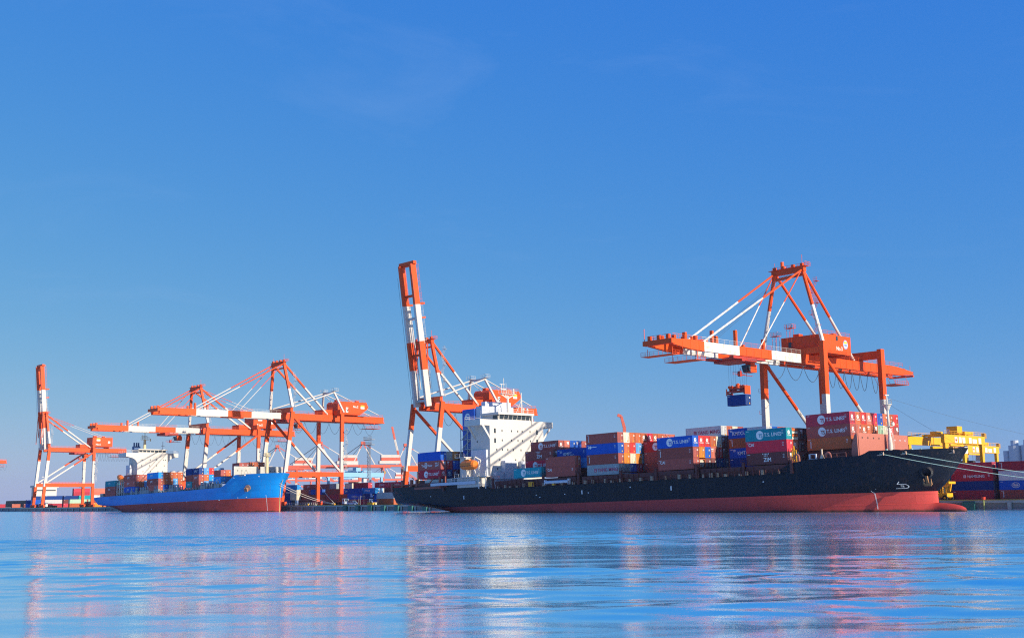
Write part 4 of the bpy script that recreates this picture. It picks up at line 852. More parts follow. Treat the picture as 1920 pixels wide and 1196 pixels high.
    mb = MB(); mb.rail([(-417, -3.5, 8.0), (-406, -5.0, 8.0)], 1.6, .06); mb.box((-415, -3.2, 7.5), (-411.5, -1, 10.2)); sub(t, 'stern_fittings', mb, [M_STEEL], BP)
    resite(t, BK)
blue_ship()
GB = 'containers stacked on the blue ship'
def bstack(rows, xf, z0, frame, place, group, y0=0., **k):
    x_, y_ = bmap(xf, y0); stack(rows, x_, z0*BK, frame, place, group, y_, H=k.pop('H', 2.896), **k)
bstack([[T('T', 'sitc'), T('b')], [T('b', 'sitc'), T('b')], [T('b'), T('b')]], -393.2, 7.6, BF, "blue ship's stern stack", GB, -5.3)
bstack([[T('b', 'sitc'), T('p'), T('p')], [T('b', 'sitc'), T('r'), T('L')], [T('B', 'sitc'), T('b'), T('b')]], -372.3, 9.5, BF, "stack under blue ship's bridge", GB, -5.3)
bstack([[T('S'), T('b')], [T('r'), T('b')]], -372.3, 12.42, BF, "beside blue ship's bridge front", GB, 2.2, c0=3)
bstack([[T('S', 'sitc'), T('r'), T('r'), T('r'), T('r')], [T('b', 'sitc'), T('r'), T('r'), T('L'), T('r')], [T('b'), T('B', 'sitc'), T('n'), T('n'), T('m')]], -348.2, 9.5, BF, "stack before blue ship's bridge", GB, -5.3)
for x_, pl, rs in ((-316.6, 'aft half, blue forward stack', [[T('n'), T('b'), T('b'), T('b'), T('b')], [T('b'), T('b'), T('b'), T('b'), T('b')], [T('T', 'sitc'), T('b'), T('b'), T('b')]]),
                   (-310.4, "blue ship's forward stack", [[T('n', 'sitc'), T('L'), T('R'), T('L'), T('L')], [T('b', 'sitc'), T('r'), T('S'), T('r')], [T('b', 'none', 'patch'), T('L'), T('n'), T('m')]])):
    bstack(rs, x_, 9.6, BF, pl, GB, -5.3, L=6.06)
bstack([[T('b'), T('r')], [T('S', 'sitc'), T('L')]], -291.6, 10.6, BF, 'small stack by blue forecastle', GB, -5.3, L=6.06)
bstack([[T('b', 'sitc'), T('b')], [T('S', 'sitc'), T('b')], [T('b'), T('b')]], -287.0, 10.6, BF, "behind blue ship's grey bulkhead", GB, .5, L=6.06, c0=2)
bstack([[T('r'), T('r'), T('r')]], -287.0, 16.42, BF, 'row above the grey bulkhead', GB, 5.5, L=6.06, c0=4)
def reefers():
    for k in range(3):
        mb = MB(); mb.tube((0, 0, 0), (0, 0, .9), 1.4, 0, 14, 1.25); mb.tube((0, 0, .9), (0, 0, 1.25), 1.25, 0, 14, .4); o = mb.build('dome_tank', [M_WHITE]); p = Vector((*bmap(-349.6, 2.2+k*3.4), 18.42)); p = BQ+Matrix.Rotation(-BA, 3, 'Y')@(p-BQ)
        o.location = p; tag(o, 'white domed tank above rust boxes of the blue ship, %s from the water' % QWORD[k], 'tank', 'white domes on the blue ship')
reefers()

# ------------------------------------------------------------------ quay cranes
GC = 'ship-to-shore gantry cranes on the quay'
WATER, LAND = 36.0, 66.0
def zigzag(mb, x, y, z0, z1, mi=0, dx=1.9, dy=.9, step=3.1):
    k = 0; z = z0
    while z+step <= z1:
        a = (x+(0 if k % 2 else dx), y, z); b = (x+(dx if k % 2 else 0), y, z+step)
        for q in (-.35, .35): mb.tube((a[0], y+q, a[2]), (b[0], y+q, b[2]), .05, mi, 4); mb.tube((a[0], y+q, a[2]+1), (b[0], y+q, b[2]+1), .035, mi, 4)
        mb.box((b[0]-.6, y-.6, b[2]-.05), (b[0]+.6, y+.6, b[2])); mb.rail([(b[0]-.6, y-.6, b[2]), (b[0]+.6, y-.6, b[2])], 1.0, .035)
        z += step; k += 1
def loops(mb, x, y0, y1, z, n, drop, r=.07):
    for i in range(n):
        a = y0+(y1-y0)*i/n; b = y0+(y1-y0)*(i+1)/n
        mb.path([(x, a+(b-a)*q/8, z-drop*(1-(2*q/8-1)**2)) for q in range(9)], r, 0, 5)
def crane(Xc, style, label, raised=False, hx=10., trolley=None, tail=94., tip=-21., zg=40.3, hg=3.0, apex=66.5, yw=(34.2, 39.3), number='No.2', simple=False):
    B = Vector((Xc, 51, QZ)); t = thing('gantry_crane', label, 'crane', B, GC); CS = style == 'C'
    OR, WH = (0, 1); mats = [M_OR, M_WH]; zt = zg+hg
    yb_, yt_ = yw
    def wy(z): return yb_+(yt_-yb_)*(z-2.3)/(zt-2.3)
    zo = 31.3; zp = 15.2
    for s in (-1, 1):
        # waterside leg, landside leg
        for land in (0, 1):
            mb = MB(); Y = (lambda z: LAND) if land else wy; top = (zt+.2 if not CS else (46.0 if land or s > 0 else zt))
            wz = 1.9 if CS else (1.7 if land else 1.8)
            for z0, z1, mi in ((3.8, zp, OR), (zp, zo, WH), (zo, top, OR)): mb.beam((Xc+s*hx, Y(z0), z0), (Xc+s*hx, Y(z1), z1), 1.35 if CS else 1.15, wz, mi)
            lg = sub(t, 'leg', mb, mats, B)
            m2 = MB(); yy = Y(3.5)
            m2.box((Xc+s*hx-3.6, yy-.55, 3.2), (Xc+s*hx+3.6, yy+.55, 4.1))
            for q in (-2.9, -1.9, -.9, .9, 1.9, 2.9): m2.tube((Xc+s*hx+q, yy-.25, 2.75), (Xc+s*hx+q, yy+.25, 2.75), .42, 0, 10); 
            for q in (-2.4, 2.4): m2.box((Xc+s*hx+q-.95, yy-.45, 2.6), (Xc+s*hx+q+.95, yy+.45, 3.25))
            sub(lg, 'bogie', m2, [M_OR], B)
        mb = MB(); mb.box((Xc+s*hx-.62, wy(16), zp), (Xc+s*hx+.62, LAND+.8, zp+2.1)); pb = sub(t, 'portal_beam', mb, [M_OR], B)
        mb = MB(); mb.rail([(Xc+s*hx+.5, wy(16)+2, zp+2.1), (Xc+s*hx+.5, LAND-1, zp+2.1)], 1.0, .04); sub(pb, 'handrail', mb, [M_OR], B)
        if style in 'AC':
            mb = MB(); p0 = (Xc+s*(hx-.1), wy(zt-1.5)+.8, zt-1.2 if CS else zt-2); p1 = (Xc+s*(hx-.1), LAND-.6, zp+2.2)
            mb.bands(p0, p1, .5 if CS else 1.0, .9, [(.52 if CS else .50, OR), (1, WH)], 'tube' if CS else 'box')
        else:
            mb = MB(); mb.bands((Xc+s*(hx-.1), LAND-.6, zg-.4), (Xc+s*(hx-.1), wy(17)+.6, zp+2.2), .8, .8, [(.42, OR), (1, WH)])
        sub(t, 'diagonal_brace', mb, mats, B)
    mb = MB(); mb.box((Xc-hx+.7, wy(zt)-.6, zt+.01), (Xc+hx-.7, wy(zt)+.7, zt+2.2 if not CS else zt+1.6)); sub(t, 'cross_beam', mb, [M_OR], B)
    mb = MB(); z0 = 43.3 if CS else zt+.01; mb.box((Xc-hx+.7, LAND-.6, z0), (Xc+hx-.7, LAND+.6, z0+2.3)); 
    if CS: mb.box((Xc-3.9, LAND-.5, zt), (Xc-2.9, LAND+.5, z0)); mb.box((Xc+2.9, LAND-.5, zt), (Xc+3.9, LAND+.5, z0))
    cb = sub(t, 'cross_beam', mb, [M_OR], B)
    # girder
    gx = 3.5; gw = 1.15
    mb = MB(); yh = 35.2 if CS else 38.0
    for s in (-1, 1):
        if CS:
            mb.prism([(yh, zg), (86, zg), (tail, zg+.6), (tail, zg+1.5), (86, zt-.2), (82, zt), (yh, zt)], 'x', Xc+s*gx-gw/2, Xc+s*gx+gw/2)
            for k in range(14): yy = yh+2+k*3.3; mb.box((Xc+s*gx+gw/2, yy, zg+.1), (Xc+s*gx+gw/2+.05, yy+.1, zt-.1))
        else: mb.box((Xc+s*gx-gw/2, yh, zg), (Xc+s*gx+gw/2, tail, zt))
        mb.box((Xc+s*(gx-.9)-.2, yh, zg+.1), (Xc+s*(gx-.9)+.2, tail-1, zg+.35))
    for k in range(6): yy = yh+3+k*(tail-yh-6)/5; mb.box((Xc-gx+gw/2, yy-.35, zt-1.2), (Xc+gx-gw/2, yy+.35, zt-.2))
    gd = sub(t, 'girder', mb, [M_OR], B)
    mb = MB()
    for s in (-1, 1): mb.rail([(Xc+s*(gx+.5), yh+1, zt), (Xc+s*(gx+.5), tail-(6 if CS else .5), zt)], 1.1, .04, 0, 2.4)
    mb.box((Xc-gx-.6, tail-.1, zg), (Xc+gx+.6, tail+.5, zg+.5)); mb.rail([(Xc-gx-.6, tail+.4, zg+.5), (Xc+gx+.6, tail+.4, zg+.5)], 1.1, .04); mb.tube((Xc+3, tail+.3, zg+.5), (Xc+3, tail+.3, zg+3.5), .06)
    mb.box((Xc-3, tail-9, zg-2.6), (Xc+3, tail-1, zg-2.5)); mb.rail([(Xc+3, tail-9, zg-2.5), (Xc+3, tail-1, zg-2.5)], 1.1, .045, 0, 1.2)
    for yy in (tail-9, tail-1): mb.tube((Xc+3, yy, zg-2.5), (Xc+3, yy-2, zg), .06); mb.tube((Xc-3, yy, zg-2.5), (Xc-3, yy-2, zg), .06)
    sub(gd, 'walkway', mb, [M_OR], B)
    # boom
    L = (yh-.6)-tip
    if CS: cuts = [(.25, WH), (.51, OR), (.775, WH), (1, OR)]
    else: cuts = [(.256, WH), (.455, OR), (.714, WH), (1, OR)]
    pv = Vector((Xc, yh-1.2, zg+hg/2)); a_ = R(81.8 if style == 'A' else 84.5) if raised else 0
    def bp(x, l, z): # boom frame: l along the boom, z above its axis
        return Vector((x, pv.y-l*math.cos(a_)+z*math.sin(a_)*1.0, pv.z+l*math.sin(a_)+z*math.cos(a_))) if raised else Vector((x, pv.y-l, pv.z+z))
    mb = MB(); hh = hg*.92
    for s in (-1, 1):
        last = 0
        for e, mi in cuts:
            l0, l1 = last*L, e*L; last = e
            p0 = bp(Xc+s*gx, l0, 0); p1 = bp(Xc+s*gx, l1, 0)
            if CS and e == 1:
                m_ = l0+(l1-l0)*.45; mb.beam(p0, bp(Xc+s*gx, m_, .2), gw, hh, mi); mb.beam(bp(Xc+s*gx, m_, .2), bp(Xc+s*gx, l1, .35), gw, hh, mi, gw, 1.3)
            else: mb.beam(p0, p1, gw, hh, mi)
    for e in (.04, .36, .62, .78, .995):
        l = e*L; mi = [c for c in cuts if e <= c[0]][0][1]; mb.beam(bp(Xc-gx+gw/2, l, .5), bp(Xc+gx-gw/2, l, .5), 1.0, .8, mi)
    if CS:
        for k in range(16): l = 2+k*3.3; mb.box((Xc+gx+gw/2, pv.y-l, pv.z-1.25), (Xc+gx+gw/2+.05, pv.y-l+.1, pv.z+1.25), [c for c in cuts if min(l/L, 1) <= c[0]][0][1])
    bm = sub(t, 'boom', mb, [M_OR, M_WR if CS else M_WH], B)
    mb = MB()
    segs = 24
    for s in (-1, 1):
        for k in range(segs):
            a, b = bp(Xc+s*(gx+.55), L*k/segs, hh/2), bp(Xc+s*(gx+.55), L*(k+1)/segs, hh/2); up = bp(Xc+s*(gx+.55), L*k/segs, hh/2+1.1)-a
            mi = [c for c in cuts if (k+.5)/segs <= c[0]][0][1]
            mb.tube(a+up, b+up, .045, mi, 4); mb.tube(a+up*.5, b+up*.5, .03, mi, 4); mb.tube(a, a+up, .035, mi, 4)
    for q in ((.30, 2.0), (.52, 3.4), (.70, 2.4)) if CS else ((.62, 1.4), (.72, 1.8)): l = q[0]*L; mb.beam(bp(Xc+gx-.2, l, hh/2), bp(Xc+gx-.2, l, hh/2+q[1]+.8), .8, .7, OR); mb.beam(bp(Xc-gx+.2, l, hh/2), bp(Xc-gx+.2, l, hh/2+q[1]), .8, .7, OR)
    sub(bm, 'boom_fittings', mb, mats, B)
    # tip platform
    mb = MB(); mb.beam(bp(Xc-gx-1.2, L+.5, .4), bp(Xc+gx+1.2, L+.5, .4), 1.4, 1.2)
    for q in (-3, 0, 3): mb.beam(bp(Xc+q, L+.3, .9), bp(Xc+q, L+.3, 2.2), .7, .9)
    if CS:
        for l, z_, w_ in ((L+.2, -3.0, 3.6), (L-9.5, -3.7, 5.0)):
            c0 = bp(Xc, l, z_); mb.box((Xc-5.0, c0.y-w_*.4, c0.z), (Xc+5.0, c0.y+w_*.4, c0.z+.12)); mb.rail([(Xc+5, c0.y-w_*.4, c0.z), (Xc+5, c0.y+w_*.4, c0.z)], 1.1, .045, 0, 1); mb.rail([(Xc-5, c0.y-w_*.4, c0.z), (Xc+5, c0.y-w_*.4, c0.z)], 1.1, .045, 0, 1.3)
            for x_ in (-4, 4): mb.tube((Xc+x_, c0.y, c0.z), (Xc+x_, c0.y, pv.z-1), .07)
        mb.rail([bp(Xc-gx, L+.6, 1), bp(Xc+gx, L+.6, 1)], 1.2, .05, 0, 1.0)
        mb.tube(bp(Xc-gx-1.2, L+.5, 0), bp(Xc-gx-1.2, L+.5, 4.2), .09)
        for k in range(9): l = L-2-k*2.1; mb.beam(bp(Xc+(-1)**k*2.8, l, 1.2), bp(Xc+(-1)**k*2.8, l, 2.2+(k % 3)*.5), .9, .8); 
        mb.beam(bp(Xc, L-7, 1.2), bp(Xc, L-14, 1.9), 5.4, .25)
    sub(bm, 'boom_tip', mb, [M_OR], B)
    # mast: two legs, head, back stays, fore stays
    ah = 4.6; ya_ = yt_-1.8 if not CS else 36.
    for s in (-1, 1):
        mb = MB(); p0 = Vector((Xc+s*(hx-.2), wy(zt) if not CS else 36.2, zt+(2.2 if not CS else 3))); p1 = Vector((Xc+s*ah, ya_, apex))
        f = .42 if style != 'C' else .50
        mb.bands(p0, p1, .95 if not CS else .55, 1.15, [(f, WH), (1, OR)], 'box' if not CS else 'tube'); sub(t, 'mast_leg', mb, [M_OR, M_WR if CS and s > 0 else M_WH], B)
        mb = MB(); yb2 = 62. if style != 'D' else LAND-.5; mb.bands(p1+Vector((0, .6, -.6)), (Xc+s*gx, yb2, zt+.2), .42 if CS else .75, .75, [(.46 if not CS else .50, OR), (1, WH)], 'tube' if CS else 'box'); sub(t, 'back_stay', mb, mats, B)
        if not raised:
            for l, r_, f_ in (((.77 if CS else .70)*L, .24, .52), ((.34 if CS else .36)*L, .15, .5)):
                mb = MB(); e = bp(Xc+s*gx, l, hh/2); mb.bands(p1+Vector((0, -.5, -.3)), e, r_ if not CS else r_*1.15, r_, [(f_ if not CS else .42, OR), (1, WH)], 'tube'); sub(t, 'fore_stay', mb, [M_OR, M_WR if CS else M_WH], B)
        else:
            mb = MB(); q = bp(Xc+s*(gx-.4), .72*L, hh/2+.3); e = bp(Xc+s*(gx-.4), .12*L, hh/2+1.2); mb.tube(q, e, .2, WH, 8)
            e2 = Vector((Xc+s*ah*.8, ya_-1.2, apex-.8)); mb.tube(e2, e2+Vector((0, -.2, -13.5)), .22, OR, 8); mb.tube(e2+Vector((0, -.9, 0)), e2+Vector((0, -1.4, -17.5)), .2, OR, 8)
            sub(t, 'fore_stay', mb, mats, B)
            m2 = MB(); m2.tube(e2, bp(Xc+s*2, .9*L, 0), .03, 0, 4); m2.tube(bp(Xc+s*(gx+1.1), 0, -1.6), bp(Xc+s*(gx+1.1), L*.92, -1.6), .05, 0, 4); sub(t, 'hoist_rope', m2, [M_CABLE], B)
    mb = MB(); mb.beam((Xc-ah-.8, ya_, apex), (Xc+ah+.8, ya_, apex), 1.3, 1.5); mb.beam((Xc-ah, ya_+.2, apex-2.2), (Xc+ah, ya_+.2, apex-2.2), .6, .6) if not CS else None
    for q in (-ah, -ah*.35, ah*.35, ah): mb.beam((Xc+q, ya_, apex+.5), (Xc+q, ya_, apex+1.7), .8, .9)
    mb.rail([(Xc-ah-1.6, ya_+1, apex+.8), (Xc+ah+1.6, ya_+1, apex+.8)], 1.1, .05, 0, 1.2); mb.rail([(Xc+ah+1.6, ya_-1, apex+.8), (Xc+ah+1.6, ya_+1.6, apex+.8)], 1.1, .05, 0, 1); mb.box((Xc-ah-1.6, ya_-1, apex+.72), (Xc+ah+1.6, ya_+1.2, apex+.8))
    mb.tube((Xc+ah, ya_, apex+1), (Xc+ah, ya_, apex+4.2), .06); mb.tube((Xc-ah, ya_, apex+1), (Xc-ah, ya_, apex+3), .05)
    if CS: mb.beam((Xc-ah, ya_+.2, apex-1.9), (Xc+ah, ya_+.2, apex-1.4), .25, .9); mb.tube((Xc-2, ya_, apex+1), (Xc-2, ya_, apex+3), .5, 0, 8)
    sub(t, 'mast_head', mb, [M_OR], B)
    if not raised:
        mb = MB()
        for k in range(4): mb.tube((Xc-1.5+k, ya_, apex-.4), bp(Xc-1.5+k, .66*L, hh/2+.3), .035, 0, 4)
        sub(t, 'hoist_rope', mb, [M_CABLE], B)
    # stairs beside the mast and the landside leg
    mb = MB(); zigzag(mb, Xc+hx-2.2 if not CS else Xc+ah+.8, wy(zt)+1.6 if not CS else 38.5, zt+2, apex-3, 0, 1.9); sub(t, 'mast_stairs', mb, [M_OR if CS else M_WH], B)
    mb = MB(); zigzag(mb, Xc+hx+.9 if not CS else Xc-hx-2, LAND+1.2 if not CS else wy(30)+1.4, 18, zg-2); sub(t, 'stairs', mb, [M_OR if CS else M_WH], B)
    # machinery house
    if CS: x0, x1, y0, y1, z0, z1 = Xc-5.2, Xc+8.7, 38.4, 52.2, zt+.35, 48.5
    elif style == 'A': x0, x1, y0, y1, z0, z1 = Xc-4.8, Xc+4.8, 67.0, 84.5, zt+.5, zt+6.6
    else: x0, x1, y0, y1, z0, z1 = Xc-4.2, Xc+5.0, 65.8, 79, zt+1.1, zt+7
    mb = MB()
    if style == 'A': mb.prism([(y0+1.4, z0), (y1-5, z0), (y1-1, z0+2.6), (y1, z1-2.2), (y1-1.2, z1), (y0+1, z1), (y0, z1-1), (y0, z0+1.4)], 'x', x0, x1)
    else: mb.box((x0, y0, z0), (x1, y1, z1))
    hs_ = sub(t, 'machinery_house', mb, [M_OR], B)
    mb = MB(); 
    for yy in (y0+2, y1-6 if style == 'A' else y1-2): mb.box((x0+.6, yy-.3, zt), (x1-.6, yy+.3, z0-.002))
    mb.rail([(x1-.1, y0, z1), (x1-.1, y1-(1.5 if style == 'A' else .1), z1)], 1.0, .04); mb.box((x0+2, y0+3, z1), (x0+4, y0+5, z1+1.2)); mb.box((x1-3, y1-6, z1), (x1-1.6, y1-4.5, z1+.8)) 
    mb.box((x1+.002, y0-.4, z0-.2), (x1+.9, y1-2, z0-.1)); mb.rail([(x1+.85, y0-.4, z0-.1), (x1+.85, y1-2, z0-.1)], 1.0, .035)
    sub(hs_, 'roof_fittings', mb, [M_OR], B)
    if style == 'A' or style == 'D':
        mb = MB(); mb.box((Xc-3.5, y0-7.5, zt+.05), (Xc+3.5, y0-2.2, zt+2.4)); mb.rail([(Xc+3.4, y0-7.5, zt+2.4), (Xc+3.4, y0-2.2, zt+2.4)], 1, .04); sub(t, 'electrical_house', mb, [M_OR], B)
    d = Decal(lambda u, v, l=0: (x1+.03+l, y0+u, z0+v)); W_ = y1-y0
    if CS:
        ey, ez = W_*.80, 2.9; d.disc(ey, ez, 1.25, 3, 0, 1.35); d.disc(ey, ez, 1.02, 0, .02, 1.12); d.rect(ey-.8, ez+.25, ey+.8, ez+.85, 2, .04); d.text('NYK', ey-.7, ez-.5, .6, 3, lift=.04) if False else d.rect(ey-.7, ez-.45, ey+.7, ez+.05, 3, .04)
        d.text(number, W_*.46, 1.0, 1.1, 1)
        m2 = MB(); m2.box((x1, y0+W_*.45, z0+3.7), (x1+.06, y0+W_*.45+1.0, z0+5.0)); sub(hs_, 'window', m2, [M_GLASS], B)
        m2 = MB(); m2.box((x0+2.4, y0-.05, z0+2.3), (x0+3.6, y0+.02, z0+3.8)); sub(hs_, 'window', m2, [M_GLASS], B)
    elif style == 'A':
        d.text(number, W_*.50, 3.4, 1.0, 1); d.rect(W_*.74, 3.0, W_*.74+2.2, 4.4, 0); d.rect(W_*.74, 3.9, W_*.74+2.2, 4.7, 2, .02); d.rect(W_*.26, 1.0, W_*.26+1.3, 3.4, 0); d.text('9', W_*.26+.25, 1.25, 1.8, 4, lift=.02)
    else:
        d.rect(2.6, 3.6, 5.0, 4.9, 0); d.rect(2.6, 4.6, 5.0, 5.4, 2, .02); d.text(number, 2.2, .9, 1.1, 1); d.rect(W_-3, 2.2, W_-1.6, 3.6, 0)
    sub(hs_, 'house_lettering', d.mb, [M_LET, M_LET, mat('emblem_yellow', (.8, .5, .03), .5), mat('emblem_blue', (.10, .22, .50), .5), M_DARK], B)
    # white rear frame and stays of the newer cranes
    if style == 'A':
        mb = MB(); pk = zt+10.6; ends = []
        for s in (-1, 1):
            p = Vector((Xc+s*4.5, 65, pk)); mb.beam(p, (Xc+s*9, LAND+1.5, zt+1), .75, .75); mb.tube(p, (Xc+s*(hx-.5), 40.5, zt+2.6), .28, 0, 8); mb.tube(p, (Xc+s*3.4, tail-2.5, zt+1), .2, 0, 8)
        mb.beam((Xc-4.8, 65, pk), (Xc+4.8, 65, pk), .7, .7); mb.tube((Xc-4.5, 65, pk-.4), (Xc+4.0, 70, zt+2), .14, 0, 6)
        for s in (-1, 1): mb.box((Xc+s*4.5-1.3, 64, pk+.6), (Xc+s*4.5+1.3, 66.6, pk+.7)); mb.rail([(Xc+s*4.5-1.3, 64, pk+.7), (Xc+s*4.5+1.3, 64, pk+.7)], 1.2, .05, 0, .9); mb.rail([(Xc+s*4.5+1.3, 64, pk+.7), (Xc+s*4.5+1.3, 66.6, pk+.7)], 1.2, .05, 0, .9)
        sub(t, 'rear_frame', mb, [M_WH], B)
    if style == 'D':
        mb = MB()
        for s in (-1, 1): mb.bands((Xc+s*3, ya_+.6, apex-.4), (Xc+s*3, 76, zt+7), .12, .12, [(.45, OR), (1, WH)], 'tube')
        sub(t, 'rear_stay', mb, mats, B)
    # trolley, cab, ropes, festoon
    if trolley is not None:
        ty = trolley; mb = MB(); zr = zg-.1
        mb.box((Xc-4.6, ty-7 if CS else ty-3.5, zr-.7), (Xc-3.2, ty+7 if CS else ty+3.5, zr-.05)); mb.box((Xc+3.2, ty-7 if CS else ty-3.5, zr-.7), (Xc+4.6, ty+7 if CS else ty+3.5, zr-.05)); mb.box((Xc-4.6, ty-3.4, zr-1.2), (Xc+4.6, ty+3, zr-.72))
        for q in (-2.6, 0, 2.4): mb.tube((Xc-2, ty+q, zr-.3), (Xc+2, ty+q, zr-.3), .55, 0, 10)
        mb.rail([(Xc+4.6, ty-3.4, zr-.7), (Xc+4.6, ty+3, zr-.7)], 1.0, .04); tr = sub(t, 'trolley', mb, [M_BRICK], B)
        mb = MB(); cy = ty+4.2; mb.box((Xc-.6, cy, zr-3.4), (Xc+1.7, cy+2.7, zr-1.3)); mb.prism([(cy-1.0, zr-1.5), (cy-.002, zr-1.5), (cy-.002, zr-3.3), (cy-.4, zr-3.3)], 'x', Xc-.6, Xc+1.7, 1); mb.box((Xc-.4, cy+.6, zr-1.3), (Xc+1.4, cy+2.4, zr-.7)); sub(tr, 'cab', mb, [M_OR, M_GLASS], B)
        mb = MB(); mb.path([(Xc-1, cy-1, zr-2.2), (Xc, cy-2.2, zr-4), (Xc, cy-.5, zr-4.1)], .09); mb.box((Xc-.4, cy-3.0, zr-4.6), (Xc+.4, cy-2.2, zr-3.2)); mb.rail([(Xc-.8, cy-4.5, zr-4.3), (Xc-.8, cy+1.5, zr-4.3)], .9, .05); mb.tube((Xc, cy-4.5, zr-4.2), (Xc, cy+3, zr-4.2), .08); sub(tr, 'floodlight', mb, [M_BRICK], B)
    mb = MB(); mb.tube((Xc+5.4, (trolley or 40)-2, zg-.9), (Xc+5.4, tail-12, zg-.9), .09, 0, 5)
    for k in range(10): yy = 38+k*4.6; mb.tube((Xc+5.4, yy, zg-.9), (Xc+4, yy, zg), .05, 0, 4)
    a0 = (trolley if trolley is not None else 40)+6
    if CS: loops(mb, Xc+5.4, a0+1, 41, zg-1, 3, 4.2); loops(mb, Xc+5.4, 45, 66, zg-1, 5, 5.2); loops(mb, Xc+5.4, 68, 76, zg-1, 2, 5.6)
    elif style == 'A': loops(mb, Xc+5.4, 42, 88, zg-1, 7, 5.0)
    else: loops(mb, Xc+5.4, a0, 90, zg-1, 15, 4.6, .05)
    sub(t, 'festoon_cable', mb, [M_CABLE], B)
    if CS:
        for xx, yy in ((-6.4, 37.5), (-2.2, 38.6)):
            mb = MB(); z_ = zt+.2
            for q in ((-.7, -.7), (.7, -.7), (.7, .7), (-.7, .7)): mb.tube((Xc+xx+q[0], yy+q[1], z_), (Xc+xx+q[0], yy+q[1], z_+(9 if xx > -4 else 7)), .05, 0, 4)
            zz = z_+(8 if xx > -4 else 6); mb.box((Xc+xx-1.2, yy-1, zz), (Xc+xx+1.2, yy+1, zz+.1)); mb.rail([(Xc+xx-1.2, yy-1, zz), (Xc+xx+1.2, yy-1, zz), (Xc+xx+1.2, yy+1, zz)], 1.1, .05, 0, .8); sub(t, 'lamp_tower', mb, [M_OR], B)
    resite(t, 1.0288)
    return t
crane(-42, 'C', 'orange and white crane at right with lowered boom lifting a blue box', hx=10, trolley=9.5, tail=95, tip=-20.5, zg=40.2, hg=2.7, apex=67.0, yw=(36, 36), number='No.3')
crane(-211.5, 'A', 'orange and white crane behind the dark stern, its boom raised high', raised=True, hx=9, tip=-18, zg=38.4, hg=2.8, apex=65, number='No.1')
crane(-319.5, 'A', 'tall orange crane over the blue bow, its long boom lowered', hx=9.8, trolley=43, zg=41.0, number='No.2')
crane(-395, 'D', "orange crane behind the blue ship, lower boom reaching over its bridge", hx=10, trolley=21, tail=91, tip=-15.5, zg=38.2, hg=2.8, apex=61, yw=(34.5, 37.5), number='No.5')
crane(-597, 'D', 'orange crane with raised boom at far left beyond the blue stern', raised=True, hx=7.5, trolley=58, tail=89, tip=-15, zg=37.0, hg=2.6, apex=60, yw=(34.5, 37.5), number='No.6')
crane(-820, 'D', 'farthest crane cut off by the left edge of the frame', raised=True, hx=8, tail=90, tip=-14, zg=37.0, hg=2.6, apex=60, yw=(34.5, 37.5), number='No.7')

def lifted_box():
    t = thing('spreader', 'red-brown spreader frame hanging by ropes from the right crane', 'spreader', (-46.9, 16.7, 31.4))
    mb = MB(); mb.box((-3.0, -1.1, .55), (3.0, -.7, .95)); mb.box((-3.0, .7, .55), (3.0, 1.1, .95)); mb.box((-3.05, -1.2, 0), (-2.6, 1.2, .5)); mb.box((2.6, -1.2, 0), (3.05, 1.2, .5)); mb.box((-2.3, -1.0, 1.3), (2.2, 1.0, 1.65))
    for x in (-2.2, -1.2, 1.2, 2.2): mb.box((x-.12, -.9, .95), (x+.12, .9, 1.3))
    sub(t, 'frame', mb, [M_BRICK])
    mb = MB()
    for x in (-2.3, -1.5): 
        for y in (-.8, .8): mb.tube((x, y-.15, 2.0), (x, y+.15, 2.0), .42, 0, 12)
    for x in (1.5, 2.3):
        for y in (-.8, .8): mb.tube((x, y-.15, 2.0), (x, y+.15, 2.0), .42, 0, 12)
    mb.tube((0, 0, 1.6), (0, 0, 2.7), .75, 0, 14, .6); mb.tube((0, 0, 2.7), (0, 0, 3.0), .6, 0, 14, .25)
    mb.box((2.95, -1.25, -.1), (3.15, 1.25, 2.2)); mb.box((-3.15, -1.25, -.3), (-2.95, -1.0, 1.6)); sub(t, 'headblock', mb, [M_OR])
    mb = MB()
    for x in (-2.3, -1.5, 1.5, 2.3):
        for y in (-.8, .8): mb.tube((x, y, 2.2), (x*.9, y*1.6, 8.6), .022, 0, 4)
    sub(t, 'rope', mb, [M_CABLE])
    container(-43.7, 16.7, 28.3, 'n', 'dark blue container hanging in the air under the right crane', None, L=6.06, H=2.896)
lifted_box()
